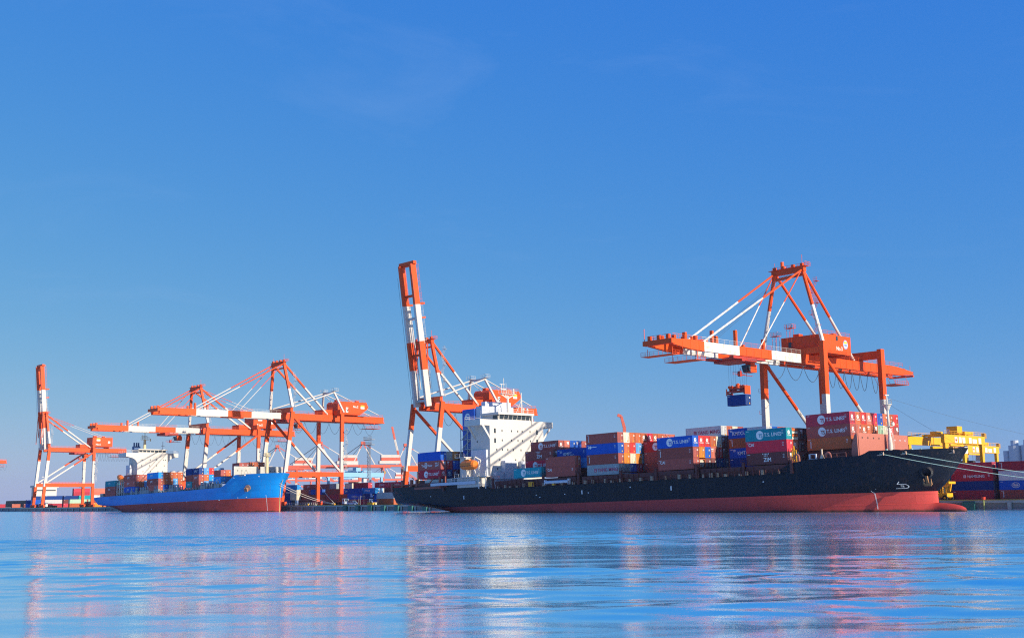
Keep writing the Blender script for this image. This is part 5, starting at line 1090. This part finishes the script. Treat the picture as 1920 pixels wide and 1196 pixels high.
def far_crane(px, py, h, label, rot, boom=True):
    k = h/62.; t = thing('gantry_crane', label, 'crane', (px, py, QZ), 'faint red and white cranes on the far quay'); t.rotation_euler = (0, 0, rot); t.scale = (k, k, k)
    # local frame: boom towards -Y
    mb = MB()
    for x in (-8, 8):
        for y in (-12, 12):
            mb.beam((x, y, 0), (x, y, 22), 1.5, 1.5, 1); mb.beam((x, y, 22), (x, y, 37), 1.6, 1.6, 0)
        mb.box((x-.7, -11, 13), (x+.7, 11, 14.6), 1); mb.beam((x, -12, 34), (x, 6, 22), 1.1, 1.1, 0)
    mb.box((-8, -12.7, 34), (8, -11.3, 36), 0); mb.box((-8, 11.3, 34), (8, 12.7, 36), 0); sub(t, 'frame', mb, [M_HSE, M_WH])
    mb = MB(); mb.box((-4, -13, 37), (-2.4, 32, 39.2), 0); mb.box((2.4, -13, 37), (4, 32, 39.2), 0); mb.box((-2.3, -13, 38), (2.3, 32, 38.3), 0); mb.box((-3.6, -14, 36), (3.6, 20, 36.8)); sub(t, 'girder', mb, [M_HSE])
    mb = MB(); mb.box((-5, 10, 43.4), (5, 29, 46.6), 0); mb.box((-5.1, 9.9, 46.6), (5.1, 29.1, 49.5), 1); mb.box((-5.5, 8, 40.2), (5.5, 30, 43.3), 1); sub(t, 'machinery_house', mb, [M_HSE, M_WH])
    mb = MB(); a = (0, -9, 62)
    mb.bands(a, (0, -20, 38.5), 1.0, 1.0, [(.25, 0), (1, 1)]); mb.bands(a, (0, 4, 39), 1.0, 1.0, [(.25, 0), (1, 1)]); mb.bands(a, (0, 16, 47), .8, .8, [(.35, 0), (1, 1)]); mb.box((-3, -11, 60.5), (3, -7, 63.5), 0); sub(t, 'mast', mb, [M_HSE, M_WH])
    mb = MB()
    if boom:
        mb.box((-3.6, -44, 37.2), (-2.4, -13.1, 39), 0); mb.box((2.4, -44, 37.2), (3.6, -13.1, 39), 0); mb.box((-3, -26, 39.1), (3, -14, 40.5), 1)
        m2 = MB(); m2.tube(a, (0, -40, 40), .35, 0, 6); m2.tube(a, (0, -27, 40), .25, 0, 6); sub(t, 'fore_stay', m2, [M_DARK])
    else:
        mb.beam((-3, -14, 38), (-3, -18, 56), 1.3, 1.3, 0); mb.beam((-3, -18, 56), (-3, -21, 68), 1.3, 1.3, 1); mb.beam((-3, -21, 68), (-3, -24, 82), 1.3, 1.3, 0); mb.beam((3, -14, 38), (3, -18, 56), 1.3, 1.3, 0); mb.beam((3, -18, 56), (3, -21, 68), 1.3, 1.3, 1); mb.beam((3, -21, 68), (3, -24, 82), 1.3, 1.3, 0)
    sub(t, 'boom', mb, [M_HSE, M_WH])
def at(px, D):
    """point on the ground D metres from the camera, px counted in 1920ths of the view"""
    d = cf+cx*((px-960)/2182.49); d = Vector((d.x, d.y, 0)).normalized(); return 144.84+d.x*D, -242.0+d.y*D
ROT = math.atan2(-cx.x, cx.y)+R(0)   # turns -Y towards the left of the view
for px_, D_, lab, bm_ in ((532, 1500, 'far red and white crane, leftmost, seen over the grey bulkheads', True), (612, 1420, 'far red and white crane behind the orange crane legs', True), (690, 1420, 'far red and white crane between the blue bow and the raised-boom crane', True), (768, 1480, 'far red and white crane half hidden by the dark stern containers', False),
    (566, 2150, 'smallest distant crane, just inland of the blue bow', True), (646, 2250, 'tiny distant crane seen through the legs of the tall orange crane', True), (724, 2150, 'tiny distant crane between two larger far cranes near the dark stern', True)):
    x_, y_ = at(px_+8, D_); far_crane(x_, y_, 71 if D_ < 1600 else 66, lab, math.atan2(cx.y, cx.x)-R(90)+R(14), bm_)
x_, y_ = at(1160, 1250); 
def red_arm():
    t = thing('jib', 'salmon red curved jib tip rising behind the midships container stack', 'crane jib', (x_, y_, QZ)); t.rotation_euler = (0, 0, math.atan2(cx.y, cx.x))
    mb = MB(); mb.beam((4, 0, 0), (3, 0, 76), 3.2, 3); mb.beam((3, 0, 76), (0, 0, 88), 3.2, 3, 0, 2.6); mb.beam((0, 0, 88), (-4.0, 0, 89.5), 3.0, 3); sub(t, 'arm', mb, [M_HSE])
red_arm()

# ------------------------------------------------------------------ container yard
def yard(block, items, group, y, where, rz=0):
    """items: (x of the right end, y, tier from the ground, colour, side decal, length)"""
    seen = {}
    ky = 1+YS/(y+242)
    items = [(CAMP.x+ky*(a-CAMP.x), CAMP.y+ky*(b-CAMP.y), *r) for a, b, *r in items]
    for it in items:
        xf, yy, tier, key, side, L, H = it
        lab = '%s,%s, %s' % (look(key, side, ''), {0: ' bottom tier', 1: ' second tier', 2: ' third tier', 3: ' fourth tier', 4: ' fifth tier'}[tier], where)
        seen.setdefault(lab, []).append(it)
    for lab, its in seen.items():
        its.sort(key=lambda q: q[0]-q[1]*.9)
        for i, (xf, yy, tier, key, side, L, H) in enumerate(its):
            l2 = lab if len(its) == 1 else lab.replace('container,', 'container, %s from left of its colour,' % QWORD[i], 1)
            container(xf, yy, QZ+.01+tier*(H+.02), key, l2, group, L, H, side, 'plain', None, True, rz)
F, S_ = 12.19, 6.06
YS = 6.5
YR = [(-4.0, 73.3, 0, 'm', 'none', F, 2.591), (-4.0, 73.3, 1, 'n', 'none', F, 2.591), (-4.0, 73.3, 2, 'c', 'nam', F, 2.591), (-4.0, 73.3, 3, 'm', 'none', F, 2.591),
      (-17.0, 73.3, 0, 'b', 'none', F, 2.591), (-17.0, 73.3, 1, 'b', 'none', F, 2.591), (-17.0, 73.3, 2, 'B', 'none', F, 2.591), (-17.0, 73.3, 3, 'k', 'none', F, 2.591),
      (9.6, 73.3, 0, 'b', 'vert', F, 2.591), (9.6, 73.3, 1, 'B', 'oval', F, 2.591), (9.6, 73.3, 2, 'E', 'none', F, 2.591), (9.6, 73.3, 3, 'm', 'vert', F, 2.591),
      (3.5, 76.2, 0, 'k', 'none', F, 2.591), (3.5, 76.2, 1, 'n', 'none', F, 2.591), (3.5, 76.2, 2, 'k', 'none', F, 2.591), (3.5, 76.2, 3, 'n', 'none', F, 2.591),
      (23, 73.3, 0, 'b', 'none', F, 2.591), (23, 73.3, 1, 'r', 'none', F, 2.591), (23, 73.3, 2, 'g', 'none', F, 2.591), (23, 73.3, 3, 'm', 'none', F, 2.591)]
yard('r', YR, 'containers on the quay at right', 73, 'right of the dark bow')
H9 = 2.591
YM = [(-366.5, 79, 3, 'S', 'sitc', F, H9), (-360, 84, 3, 'L', 'none', S_, H9), (-368.5, 79, 1, 'n', 'none', F, H9), (-368.5, 79, 2, 'n', 'word', F, H9), (-367, 75.8, 0, 'n', 'none', F, H9), (-381, 79, 3, 'B', 'none', F, H9), (-381, 79, 2, 'n', 'none', F, H9), (-381, 79, 1, 'B', 'none', F, H9), (-362, 76, 1, 'W', 'none', S_, H9), (-362, 76, 2, 'W', 'none', S_, H9),
      (-353.5, 82, 3, 'b', 'sitc', F, H9), (-341.0, 82, 3, 'b', 'none', F, H9), (-354, 79, 2, 'b', 'none', F, H9), (-343.6, 79, 2, 'B', 'none', F, H9), (-341, 79.2, 0, 'm', 'none', F, H9), (-353.4, 79.2, 1, 'b', 'none', F, H9), (-341, 79.2, 1, 'b', 'none', F, H9), (-328.5, 79.2, 1, 'm', 'none', F, H9), (-328.5, 79.2, 2, 'b', 'none', F, H9), (-328.5, 79.2, 0, 'b', 'none', F, H9), (-353.4, 79.2, 0, 'k', 'none', F, H9),
      (-335.5, 81.8, 3, 'g', 'none', S_, H9), (-319.5, 79, 0, 'n', 'none', S_, H9), (-319.5, 79, 1, 'b', 'none', S_, H9), (-319.5, 79, 2, 'B', 'kmtc', S_, H9), (-322.5, 82, 3, 'W', 'none', S_, H9), (-316.5, 84.5, 3, 'm', 'none', F, H9),
      (-306.5, 80, 3, 'm', 'none', F, H9), (-308.5, 78, 2, 'B', 'none', F, H9), (-308.5, 78, 1, 'B', 'word', F, H9), (-308.5, 78, 0, 'm', 'none', F, H9), (-300.5, 77, 1, 'n', 'none', S_, H9), (-302, 75, 0, 'm', 'none', S_, H9), (-298.5, 78.4, 2, 'S', 'word', F, H9), (-294, 79, 1, 'B', 'none', F, H9), (-295.2, 79, 0, 'B', 'none', S_, H9),
      (-293.5, 83, 3, 'm', 'word', F, H9), (-282, 83, 3, 'm', 'word', F, H9), (-286, 83, 2, 'k', 'none', F, H9), (-274, 83, 2, 'b', 'none', F, H9), (-300, 90, 3, 'b', 'none', F, H9),
      (-246.2, 50, 0, 'r', 'vert', F, 2.591), (-246.2, 50, 1, 'g', 'none', F, 2.591)]
yard('m', YM, 'containers on the quay between the ships', 78, 'on quay between the ships')
YL = []
def yl(x, y, cols, L=F, H=2.7): YL.extend((x, y, k, c, 'none', L, H) for k, c in enumerate(cols))
# long sides face the bows: (x, y of the centre), colours from the ground up
yl(-742, 62, 'm', S_); yl(-740, 72, 'p', S_); yl(-736, 79, 'k', S_)
yl(-706, 74, 'nBn', S_); yl(-702, 81, 'nmB', S_); yl(-698, 88, 'Bnn', S_); yl(-700, 68, 'Bn', S_)
yl(-690, 80, 'mEn'); yl(-690, 93, 'mkn')
yl(-664, 87, 'rG'); yl(-664, 100, 'rG'); yl(-664.1, 93.4, 'bbT', F)
yl(-652, 96, 'obE', S_); yl(-652, 103, 'roW', S_); yl(-650, 109.5, 'rro', S_); yl(-644, 106, 'orb', S_); yl(-640, 110, 'pr', S_)
yl(-630, 105, 'rrr', S_); yl(-628, 112, 'prr'); yl(-626, 125, 'rrp'); yl(-612, 118, 'rp'); yl(-602, 112, 'pr', S_)
for i_ in range(7): yl(-700+i_*1.5, 104+i_*13.2, 'bbb'+'mppppmp'[i_]+('p' if i_ % 2 else 'm'))
yard('l', YL, 'containers on the quay at left', 77, 'on the far quay', R(90))

def van():
    t = thing('van', 'small pale blue van parked on the quay left of the dark stern', 'van', (-277.5, 50, QZ), None)
    t.rotation_euler = (0, 0, R(8))
    mb = MB(); mb.prism([(-2.6, .35), (2.5, .35), (2.6, .8), (2.45, 1.05), (1.75, 1.2), (1.1, 1.95), (-2.3, 2.0), (-2.6, 1.2)], 'y', -.9, .9); sub(t, 'body', mb, [M_VAN])
    mb = MB()
    for y0, y1 in ((-.925, -.905), (.905, .925)):
        mb.prism([(1.55, 1.25), (1.0, 1.85), (.1, 1.87), (.1, 1.25)], 'y', y0, y1); mb.prism([(-.1, 1.25), (-.1, 1.87), (-1.9, 1.87), (-2.1, 1.25)], 'y', y0, y1)
    mb.add([(1.78, -.75, 1.22), (1.78, .75, 1.22), (1.18, .75, 1.9), (1.18, -.75, 1.9)], [(0,1,2,3)]); sub(t, 'windows', mb, [M_GLASS])
    for x in (-1.7, 1.6):
        for y in (-.82, .82): m2 = MB(); m2.tube((x, y-.12, .36), (x, y+.12, .36), .36, 0, 14); m2.tube((x, y-.14, .36), (x, y+.14, .36), .17, 1, 10); sub(t, 'wheel', m2, [M_BLACK, M_STEEL])
van()
def truck(x, y, rz, label, cabcol, name='truck', load=None):
    t = thing('truck', label, 'truck', (x, y, QZ)); t.rotation_euler = (0, 0, rz)
    mb = MB(); mb.prism([(3.6, .6), (5.6, .6), (5.65, 1.6), (5.35, 2.9), (3.6, 3.0)], 'y', -1.2, 1.2); sub(t, 'cab', mb, [cabcol])
    mb = MB(); mb.add([(5.68, -1.0, 1.7), (5.68, 1.0, 1.7), (5.42, 1.0, 2.7), (5.42, -1.0, 2.7)], [(0,1,2,3)]); mb.box((4.2, -1.22, 1.7), (5.2, -1.205, 2.6)); sub(t, 'windows', mb, [M_GLASS])
    mb = MB(); mb.box((-6.5, -.5, .9), (3.5, .5, 1.15)); mb.box((-6.5, -1.2, 1.15), (3.3, 1.2, 1.35)); sub(t, 'chassis', mb, [M_DARK])
    for xx in (4.6, 1.6, -4.0, -5.3):
        for yy in (-1.0, 1.0): m2 = MB(); m2.tube((xx, yy-.18, .5), (xx, yy+.18, .5), .5, 0, 12); sub(t, 'wheel', m2, [M_BLACK])
truck(-366, 56, 0, 'blue-cabbed truck on the quay just right of the blue bow', mat('cab_blue', (.05, .16, .40), .4))
truck(-302, 60, 0, 'pale-cabbed flat truck under the landside crane leg between the ships', mat('cab_pale', (.45, .52, .60), .4))
truck(-662, 60, R(-12), 'bright blue cab truck at left quay under the raised-boom crane', mat('cab_bright', (.02, .13, .62), .4))
truck(-638, 58, R(-60), 'white cab truck at left quay facing the water', mat('cab_white', (.65, .65, .62), .4))
def stuff_on_quay():
    t = thing('gangway', 'long white gangway lying on the quay right of the blue bow', 'gangway', (-302.6, 42, QZ)); mb = MB(); mb.box((-15, -.5, .35), (9, .5, .5)); mb.rail([(-15, -.5, .5), (9, -.5, .5)], .9, .06, 0, 1.5); mb.rail([(-15, .5, .5), (9, .5, .5)], .9, .06, 0, 1.5); mb.box((-14, -.7, 0), (-13.6, .7, .35)); mb.box((8, -.7, 0), (8.4, .7, .35)); sub(t, 'frame', mb, [M_WHITE])
    t = thing('shelter', 'small grey shelter frame on the quay behind the mooring lines', 'shelter', (-293, 62, QZ)); mb = MB()
    for x in (0, 4):
        for y in (0, 2): mb.box((x, y, 0), (x+.15, y+.15, 3.6))
    mb.box((-.2, -.2, 3.6), (4.4, 2.4, 3.8)); sub(t, 'frame', mb, [M_STEEL])
    for k, (x, y, c) in enumerate(((-262, 48, M_YEL), (-258.5, 48, M_CREAMP), (-254.5, 44, M_YEL))):
        mb = MB(); mb.box((-1.0, -.5, 0), (1.0, .5, 1.0)); mb.box((-1.1, -.6, 1.0), (1.1, .6, 1.1)); mb.box((-.3, -.55, .3), (.3, -.5, .8)); o = mb.build('equipment_box', [c]); o.location = (x, y, QZ); tag(o, ('yellow equipment box left of the pale van', 'cream equipment box beside the pale van', 'yellow equipment box left of the dark stern')[k], 'box')
    # grey truss tower beside the crane leg
    t = thing('lighting_mast', 'grey truss mast with crossbars standing behind the orange crane legs', 'lighting mast', (-330, 96, QZ)); mb = MB()
    for q in ((-.8, -.8), (.8, -.8), (.8, .8), (-.8, .8)): mb.tube((q[0], q[1], 0), (q[0]*.5, q[1]*.5, 30), .12, 0, 5)
    for k in range(14): z = 1+k*2; mb.beam((-.75, -.75, z), (.7, -.7, z+2), .1, .1); mb.box((-.8, -.8, z), (.8, -.7, z+.1))
    for z in (29, 31.5): mb.box((-3.5, -1, z), (3.5, 1, z+.3)); mb.rail([(-3.5, -1, z+.3), (3.5, -1, z+.3)], 1.4, .08, 0, 1.0)
    sub(t, 'truss', mb, [M_STEEL])
stuff_on_quay()
def rtg(x0, x1, y0, y1, zt, label, m_, group, sign=None, bars=True):
    t = thing('yard_crane', label, 'yard crane', ((x0+x1)/2, (y0+y1)/2, QZ), group); B = Vector(t.location)
    for x in (x0, x1):
        for y in (y0, y1):
            mb = MB(); mb.box((x-.45, y-.65, 3.6), (x+.45, y+.65, zt-2.47)); lg = sub(t, 'leg', mb, [m_], B)
            m2 = MB()
            for q in (-.9, .9): m2.tube((x+q, y-.35, 3.1), (x+q, y+.35, 3.1), .78, 0, 14)
            sub(lg, 'wheel', m2, [M_BLACK], B)
    for y in (y0, y1): mb = MB(); mb.box((x0+.6, y-.5, 4.0), (x1-.6, y+.5, 5.0)); sub(t, 'sill_beam', mb, [m_], B)
    for x in (x0, x1):
        mb = MB(); mb.box((x-.55, y0-1.2, zt-2.45), (x+.55, y1+1.2, zt)); mb.rail([(x+.6, y0-1.2, zt), (x+.6, y1+1.2, zt)], 1.1, .05, 0, 2)
        if x == x1: mb.box((x+.602, y0+1.2, zt-3.3), (x+1.1, y0+9, zt-2.69)) 
        sub(t, 'girder', mb, [m_], B)
    mb = MB(); ym = y0+(y1-y0)*.46; mb.box((x0-.3, ym-1.8, zt+.05), (x1+.3, ym-1.2, zt+.7)); mb.box((x0-.3, ym+1.6, zt+.05), (x1+.3, ym+2.2, zt+.7)); mb.box((x1-3.6, ym-1.9, zt+.7), (x1-.3, ym+1.2, zt+2.7)); mb.box((x0+2.5, ym-2.0, zt+.7), (x0+4.6, ym+1.8, zt+1.5)); mb.box((x1-3, ym+3.2, zt+.3), (x1-.5, ym+8.5, zt+1.3)); sub(t, 'trolley', mb, [m_], B)
    mb = MB(); mb.box((x1-3.2, ym+3.8, zt-5.2), (x1-1.2, ym+5.8, zt-2.8)); sub(t, 'cab', mb, [M_PALEGREY], B)
    mb = MB(); mb.box((x0+1, ym-1.2, zt-6.6), (x1-1, ym+1.2, zt-5.9)); 
    for q in (x0+2, x1-2): mb.tube((q, ym-.8, zt-5.9), (q, ym-.8, zt), .05, 0, 4); mb.tube((q, ym+.8, zt-5.9), (q, ym+.8, zt), .05, 0, 4)
    mb.box((x0+2, ym-1, zt-5.9), (x1-2, ym+1, zt-5)); sub(t, 'spreader', mb, [M_DARK], B)
    mb = MB(); mb.box((x1-.4, y1+1.25, zt-.6), (x1+.5, y1+2.6, zt+1.0)); sub(t, 'corner_box', mb, [mat('box_tan', (.35, .20, .06), .6)], B)
    if bars:
        d = Decal(lambda u, v, l=0: (x1+.62+l, y0+u, zt-2.7+v)); W = y1-y0
        for u in (.215, .325, .425, .60, .87): d.rect(W*u, .45, W*u+1.6, 2.1, 0)
        d.rect(W*.215+.6, .7, W*.215+1.0, 1.85, 1, .02); d.rect(W*.215+.25, 1.1, W*.215+1.35, 1.45, 1, .02); d.rect(W*.70, .45, W*.70+2.6, 1.7, 0)
        for u in (.325, .425, .60, .87): d.rect(W*u+.55, .75, W*u+1.05, 1.8, 2, .02)
        sub(t, 'girder_lettering', d.mb, [M_LET, M_RED, M_PALEGREY], B)
        d = Decal(lambda u, v, l=0: (x1+.7, y0+u, zt+.3+v)); d.text('15' if sign is None else sign, .6, 0, 1.2, 0); sub(t, 'number_sign', d.mb, [mat('sign_navy', (.04, .06, .2), .5)], B)
rtg(-31.5, -20.2, 78, 100.5, 21.0, 'large yellow rubber-tyred yard crane above the dark bow', M_YEL, 'yellow yard cranes')
rtg(-55, -44, 137, 160.5, 20.3, 'second yellow yard crane farther back behind the larger one', M_YEL, 'yellow yard cranes', '16')
rtg(-402, -391, 120, 148, 19.6, 'light blue yard crane among the stacks right of the orange crane', M_LBLUEP, None, '8', False)
rtg(-372, -360, 150, 190, 22.5, 'cream white yard crane with truss top left of the dark stern', M_CREAMP, None, '9', False)
def straddle():
    t = thing('reach_stacker', 'yellow handling machine parked on the quay edge under the dark bow', 'machine', (-7.0, 49.0, QZ)); B = (0, 0, 0)
    mb = MB(); mb.box((-3.2, -1.6, 0.9), (2.2, 1.6, 1.9)); mb.box((-3.2, -1.2, 1.9), (-1.4, 1.2, 3.0)); mb.beam((-2.6, -.6, 2.6), (2.8, -.6, 4.6), .5, .6); mb.beam((-2.6, .6, 2.6), (2.8, .6, 4.6), .5, .6); mb.beam((2.7, -1.8, 4.6), (2.7, 1.8, 4.6), .6, .6); mb.beam((2.7, 0, 4.6), (2.2, 0, 2.4), .4, .4); sub(t, 'body', mb, [M_YEL])
    mb = MB(); mb.box((-.8, -.7, 1.95), (.6, .7, 3.6)); sub(t, 'cab', mb, [M_GLASS]); mb = MB(); mb.box((-.9, -.8, 3.6), (.7, .8, 3.75)); mb.rail([(-3.2, -1.6, 1.9), (2.0, -1.6, 1.9)], 1.1, .05, 0, .7); mb.tube((-1, -1.4, 1.9), (-1, -1.4, 5.4), .12); mb.tube((.9, -1.2, 1.9), (.9, -1.2, 4.9), .18); mb.box((-2.4, -1.7, 3.4), (-.8, -1.0, 4.6)); sub(t, 'frame', mb, [M_YEL])
    for x in (-2.4, 1.6):
        for y in (-1.5, 1.5): m2 = MB(); m2.tube((x, y-.3, .7), (x, y+.3, .7), .7, 0, 14); m2.tube((x, y-.32, .7), (x, y+.32, .7), .3, 1, 10); sub(t, 'wheel', m2, [M_BLACK, M_YEL])
    t = thing('quay_ladder', 'yellow access ladder at the quay edge beside the bulbous bow', 'ladder', (-13.0, QY-.6, 0)); mb = MB(); mb.rail([(-.3, 0, .3), (.9, 0, .3)], 2.2, .06, 0, 1.2); [mb.box((-.3, -.03, .6+k*.4), (.9, .03, .65+k*.4)) for k in range(5)]; sub(t, 'rungs', mb, [M_YEL])
straddle()

# ------------------------------------------------------------------ mooring lines
def rope(p0, p1, sag, label, m_=M_ROPE, r=.085, group='mooring lines'):
    p0 = Vector(p0); p1 = Vector(p1); mb = MB(); n = 18
    mb.path([p0.lerp(p1, i/n)-Vector((0, 0, sag*4*(i/n)*(1-i/n))) for i in range(n+1)], r, 0, 6)
    o = mb.build('mooring_line', [m_]); tag(o, label, 'rope', group)
bs = lambda x, z: BQ+Matrix.Rotation(-BA, 3, 'Y')@(Vector((x, BC, z))-BP)*BK
rope(bs(-265.8, 9.6)+Vector((0, -.6, 0)), (-276.0, QY+.9, QZ+.7), 1.0, 'upper pale mooring line from the blue bow to the yellow bollard')
rope(bs(-266, 8.9)+Vector((0, -.6, 0)), (-276.2, QY+.9, QZ+.6), 1.4, 'lower pale mooring line from the blue bow to the yellow bollard')
rope(bs(-265, 10.5)+Vector((8, 12, .5)), (-276.0, QY+1.0, QZ+.8), .8, 'third pale mooring line slanting down to the yellow bollard', r=.07)
b1 = dhb(2.6, 11.6); b2 = dhb(7.0, 11.6)
rope(rotd((2.6, DC-b1-.25, 11.8)), (85, QY+1, 3.2), 3.0, 'pale green mooring line from the aft fairlead of the dark bow', M_ROPEG, .065)
rope(rotd((7.0, DC-b2-.25, 11.8)), (85, QY+1.4, 3.4), 2.4, 'pale green mooring line from the forward fairlead of the dark bow', M_ROPEG, .065)
rope((13, 66, 12.6), (60, QY+3, 4), 1.2, 'thick pale rope descending across the red containers at far right', r=.11)
rope((13.2, 66.4, 12.8), (60.4, QY+4, 5.4), 1.2, 'second thick rope above the first at the far right edge', r=.11)
for k, (a, b) in enumerate((((3.2, 12, 11.6), (3.4, -1.2, 9.9)),)):
    rope(rotd((5.0, DC-dhb(5, 12.5)-.1, 12.6)), rotd((4.0, DC-dhb(4, 10)-.6, 11.2)), 0, 'thin tie rope hanging from the dark bow rail', M_YEL, .05, None)
rope(rotd((-1.9, DC, 25.8)), (17, 60, 17.5), .6, 'thin stay wire from the foremast towards the yellow crane', M_CABLE, .025, None)
rope(rotd((-1.9, DC, 24.5)), rotd((16, DC, 12.9)), .2, 'thin forestay wire from the foremast down to the bow', M_CABLE, .025, None)
rope((-30.5, 75, 20.8), (-25.8, 75, 21.2), 0, 'short dark boom lamp arm beside the yellow crane', M_DARK, .12, None)

# ------------------------------------------------------------------ far background
def silos():
    t = thing('silo', 'pale twin silos far beyond the right container stacks', 'silo', (*at(1897, 760), QZ)); mb = MB()
    mb.tube((-4.2, 0, 0), (-4.2, 0, 30), 3.6, 0, 20); mb.tube((3.4, 0, 0), (3.4, 0, 30), 3.6, 0, 20); mb.tube((-4.2, 0, 30), (-4.2, 0, 33), 2.2, 0, 14); mb.tube((3.4, 0, 30), (3.4, 0, 33), 2.2, 0, 14); mb.tube((-9.5, 0, 0), (-9.5, 0, 27), 1.8, 0, 14)
    sub(t, 'tanks', mb, [M_PALEGREY])
silos()
def far_ship():
    x, y = at(99, 1330); t = thing('container_ship', 'cream bridge of a distant ship rising behind the left quay containers', 'ship', (x, y, 0)); mb = MB()
    mb.prism([(-80, 1), (-76, 9), (84, 9), (88, 12), (92, 12), (84, -1), (-76, -1)], 'y', -12, 12); sub(t, 'hull', mb, [M_NAVY])
    mb = MB(); mb.box((-6, -11, 9), (5, 11, 22)); mb.box((-5, -13, 22), (5, 13, 24.3)); mb.box((-3, -5, 24.3), (3, 5, 27)); mb.tube((0, 0, 27), (0, 0, 38), .7); mb.box((-.4, -3.5, 33), (.4, 3.5, 33.6)); sub(t, 'superstructure', mb, [M_WHITE])
    mb = MB(); mb.box((-.5, -10, 18.6), (5.1, 10, 19.8)); sub(t, 'bridge_window', mb, [M_GLASS])
far_ship()
def shore():
    rnd = random.Random(11)
    # distant land behind the harbour
    mb = MB(); pts = []
    x = -2600
    while x < -1480: pts.append((x, 6+rnd.uniform(-2, 5)+4*math.sin(x*.01))); x += 25
    vs = []
    for px_, h_ in pts: vs += [(px_, 500, -1), (px_, 520, h_), (px_, 640, -1)]
    fs = []
    for i in range(len(pts)-1):
        a = 3*i; fs += [(a, a+3, a+4, a+1), (a+1, a+4, a+5, a+2)]
    mb.add(vs, fs); o = mb.build('hills', [mat('far_shore', (.09, .12, .11), .9)]); o['kind'] = 'structure'
shore()
def haze():
    mb = MB(); mb.box((-5200, -5200, -1.0), (5200, 5200, 112)); m = bpy.data.materials.new('haze_air'); m.use_nodes = True; n = m.node_tree.nodes; n.remove(n['Principled BSDF'])
    v = n.new('ShaderNodeVolumePrincipled'); v.inputs['Color'].default_value = (.62, .80, 1, 1); v.inputs['Density'].default_value = HAZE; v.inputs['Anisotropy'].default_value = .3
    m.node_tree.links.new(v.outputs[0], n['Material Output'].inputs['Volume']); o = mb.build('haze', [m]); o['kind'] = 'stuff'
HAZE = .00005
if HAZE: haze()
_seen = {}
for o in bpy.context.scene.objects:
    l = o.get('label')
    if l:
        if l in _seen: print('DUP LABEL', l)
        _seen[l] = 1
        if not 4 <= len(l.split()) <= 16: print('LABEL LENGTH', len(l.split()), l)
